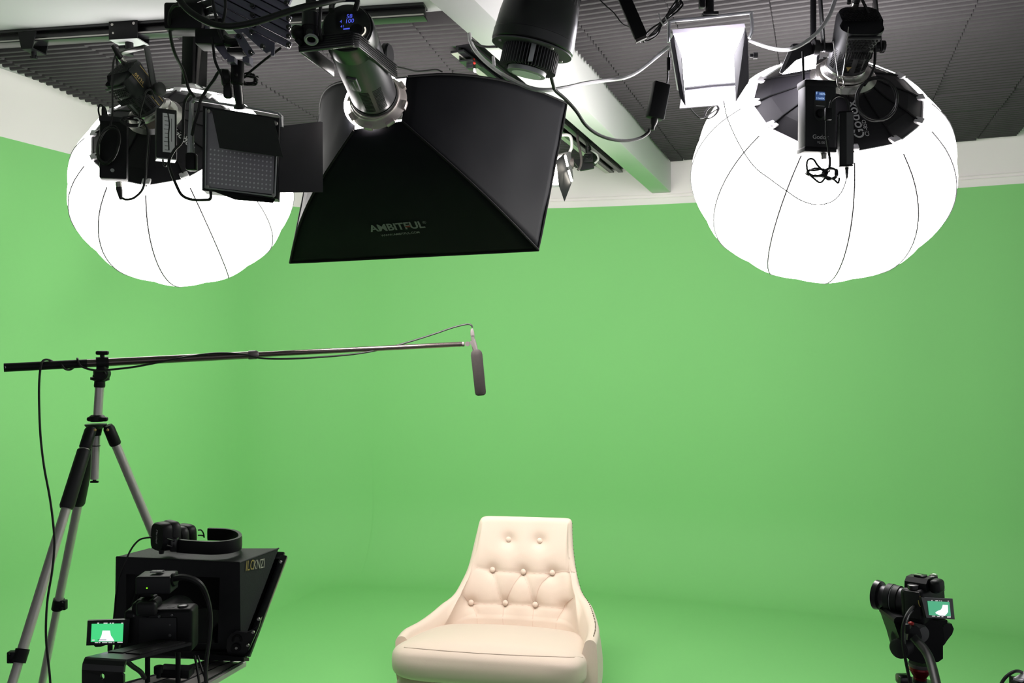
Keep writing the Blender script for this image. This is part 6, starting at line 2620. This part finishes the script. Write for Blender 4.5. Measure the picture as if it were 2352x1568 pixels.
g.slab([P(x, y, YF) for x, y in arm_][::-1], 0.03)
build('side_arm', g, M['black_gloss'], root)
g = G()
g.lathe(P(2116, 1455, YF - 0.06), V((0.35, -0.9, 0)), [(-0.03, 0.020), (0.0, 0.020), (0.006, 0.017), (0.007, 0.010)], 28)
build('handle_rosette', g, M['mid_grey'], root)
g = G()
g.slab([P(x, y, YF - 0.08) for x, y in ((2088, 1446), (2096, 1438), (2106, 1437), (2112, 1443), (2118, 1462), (2116, 1468), (2100, 1462), (2084, 1470))][::-1], 0.02)
build('clamp_lever', g, M['dark_grey'], root)
g = G()
g.ball(P(2093, 1431, YF - 0.075), 0.0062, None, 18, (1, 1, 0.65))
build('red_knob', g, M['red_knob'], root)
g = G()
g.tube([P(2098, 1462, YF - 0.09), P(2110, 1476, YF - 0.10), P(2124, 1492, YF - 0.12), P(2134, 1510, YF - 0.14), P(2142, 1535, YF - 0.17), P(2152, 1575, YF - 0.22), P(2172, 1650, YF - 0.30), P(2190, 1720, YF - 0.38)], [0.0085, 0.0095, 0.0095, 0.0095, 0.0090, 0.0090], 14, 5)
build('pan_handle', g, M['rubber'], root)
g = G()
bc2 = P(2113, 1526, YF)
g.lathe(bc2 + UP * 0.004, -UP, [(0, 0.024), (0.004, 0.025), (0.008, 0.0235)], 36)
build('bowl_collar', g, M['brown_grey'], root)
g = G()
g.lathe(bc2 - UP * 0.004, -UP, [(0, 0.0225), (0.002, 0.0235), (0.006, 0.0235), (0.008, 0.0215), (0.009, 0.0228), (0.014, 0.0205), (0.020, 0.0165), (0.025, 0.013), (0.026, 0.0145), (0.029, 0.0140)], 40)
build('red_bowl_ring', g, M['red'], root)
g = G()
g.lathe(bc2 - UP * 0.033, -UP, [(0, 0.014), (0.020, 0.016), (0.16, 0.016), (0.165, 0.020)], 28)
build('centre_column', g, M['black'], root)
g = G()
g.lathe(P(2113, 1566, YF), -UP, [(0, 0.030), (0.006, 0.046), (0.030, 0.046), (0.036, 0.034)], 32)
build('shoulder', g, M['black_gloss'], root)
sh = P(2113, 1580, YF)
for k, aa in enumerate((math.radians(200), math.radians(-35), math.radians(80))):
    g = G()
    a0 = sh + V((0.04 * math.cos(aa), 0.04 * math.sin(aa), -0.005))
    a1 = V((sh.x + 0.40 * math.cos(aa), sh.y + 0.40 * math.sin(aa), 0.012))
    g.tube([a0, a1], 0.013, 14, 1)
    build('leg', g, M['black'], root)
g = G()
g.box(P(2076, 1560, YF - 0.03), (0.03, 0.03, 0.022), None, 0.006)
build('leg_lock', g, M['black_gloss'], root)
cable('grey-black lead from the zoom-lens camera looping down past the red knob', [(2112, 1390, YF - 0.02), (2101, 1392, YF - 0.05), (2092, 1399, YF - 0.08), (2083, 1412, YF - 0.10), (2076, 1430, YF - 0.11), (2073, 1455, YF - 0.11), (2075, 1485, YF - 0.11), (2080, 1515, YF - 0.11), (2086, 1545, YF - 0.11), (2091, 1575, YF - 0.11), (2098, 1650, YF - 0.12)], 0.0036)
cable('thin lead with a small connector block beside the red knob', [(2098, 1402, YF - 0.05), (2090, 1410, YF - 0.075), (2085, 1422, YF - 0.09), (2082, 1434, YF - 0.095), (2080, 1455, YF - 0.095), (2079, 1478, YF - 0.095)], 0.0016, 'mid_grey')
g = G()
g.box(P(2083, 1443, YF - 0.10), (0.010, 0.010, 0.021), None, 0.002)
single('inline_connector', g, M['black'], 'small grey-edged connector block on the thin lead beside the red knob', 'connector')

# corner of another piece of equipment, bottom right
root = thing('camera_monitor', P(2350, 1575, 1.70), 'corner of a black device with a pale lilac top plate at the frame corner', 'monitor')
g = G()
g.slab([PZ(2333, 1553, 0.912), PZ(2353, 1541, 0.912), PZ(2420, 1556, 0.912), PZ(2400, 1570, 0.912)], 0.004)
g.slab([PZ(2327, 1556.5, 0.911), PZ(2331.5, 1554, 0.911), PZ(2352, 1559, 0.911), PZ(2347, 1562, 0.911)], 0.004)
build('pale_top_plate', g, M['lilac'], root)
g = G()
g.slab([P(2331, 1558.5, 1.70), P(2349, 1563, 1.70), P(2400, 1572, 1.70), P(2400, 1650, 1.70), P(2348, 1660, 1.70), P(2331, 1655, 1.70)], 0.02)
build('housing', g, M['black'], root)
g = G()
g.lathe(P(2331, 1568, 1.71), V((0, -1, 0.1)), [(0, 0.009), (0.02, 0.010), (0.022, 0.008)], 20)
build('knob', g, M['black_gloss'], root)
g = G()
st2 = P(2375, 1655, 1.74)
g.tube([st2, V((st2.x, st2.y, 0.01))], 0.014, 14, 1)
g.lathe(V((st2.x, st2.y, 0.0)), UP, [(0, 0.12), (0.012, 0.12), (0.018, 0.03)], 28)
build('stand', g, M['black'], root)
cable('black lead arching up at the frame corner onto the pale-topped device', [(2292, 1600, 1.70), (2299, 1572, 1.70), (2308, 1557, 1.70), (2318, 1548, 1.70), (2330, 1541.5, 1.70), (2341, 1541, 1.71), (2350, 1545, 1.73)], 0.0033)
# ------------------------------------------------------------------ light given off by the fixtures and the room behind the camera
def area(name, loc, direction, size, power, color=(1, 1, 1), sy=None):
    l = bpy.data.lights.new(name, 'AREA')
    l.energy = power
    l.color = color
    l.size = size
    if sy:
        l.shape = 'RECTANGLE'
        l.size_y = sy
    o = bpy.data.objects.new(name, l)
    COL.objects.link(o)
    o.location = loc
    o.rotation_euler = (-V(direction)).to_track_quat('Z', 'Y').to_euler()
    return o
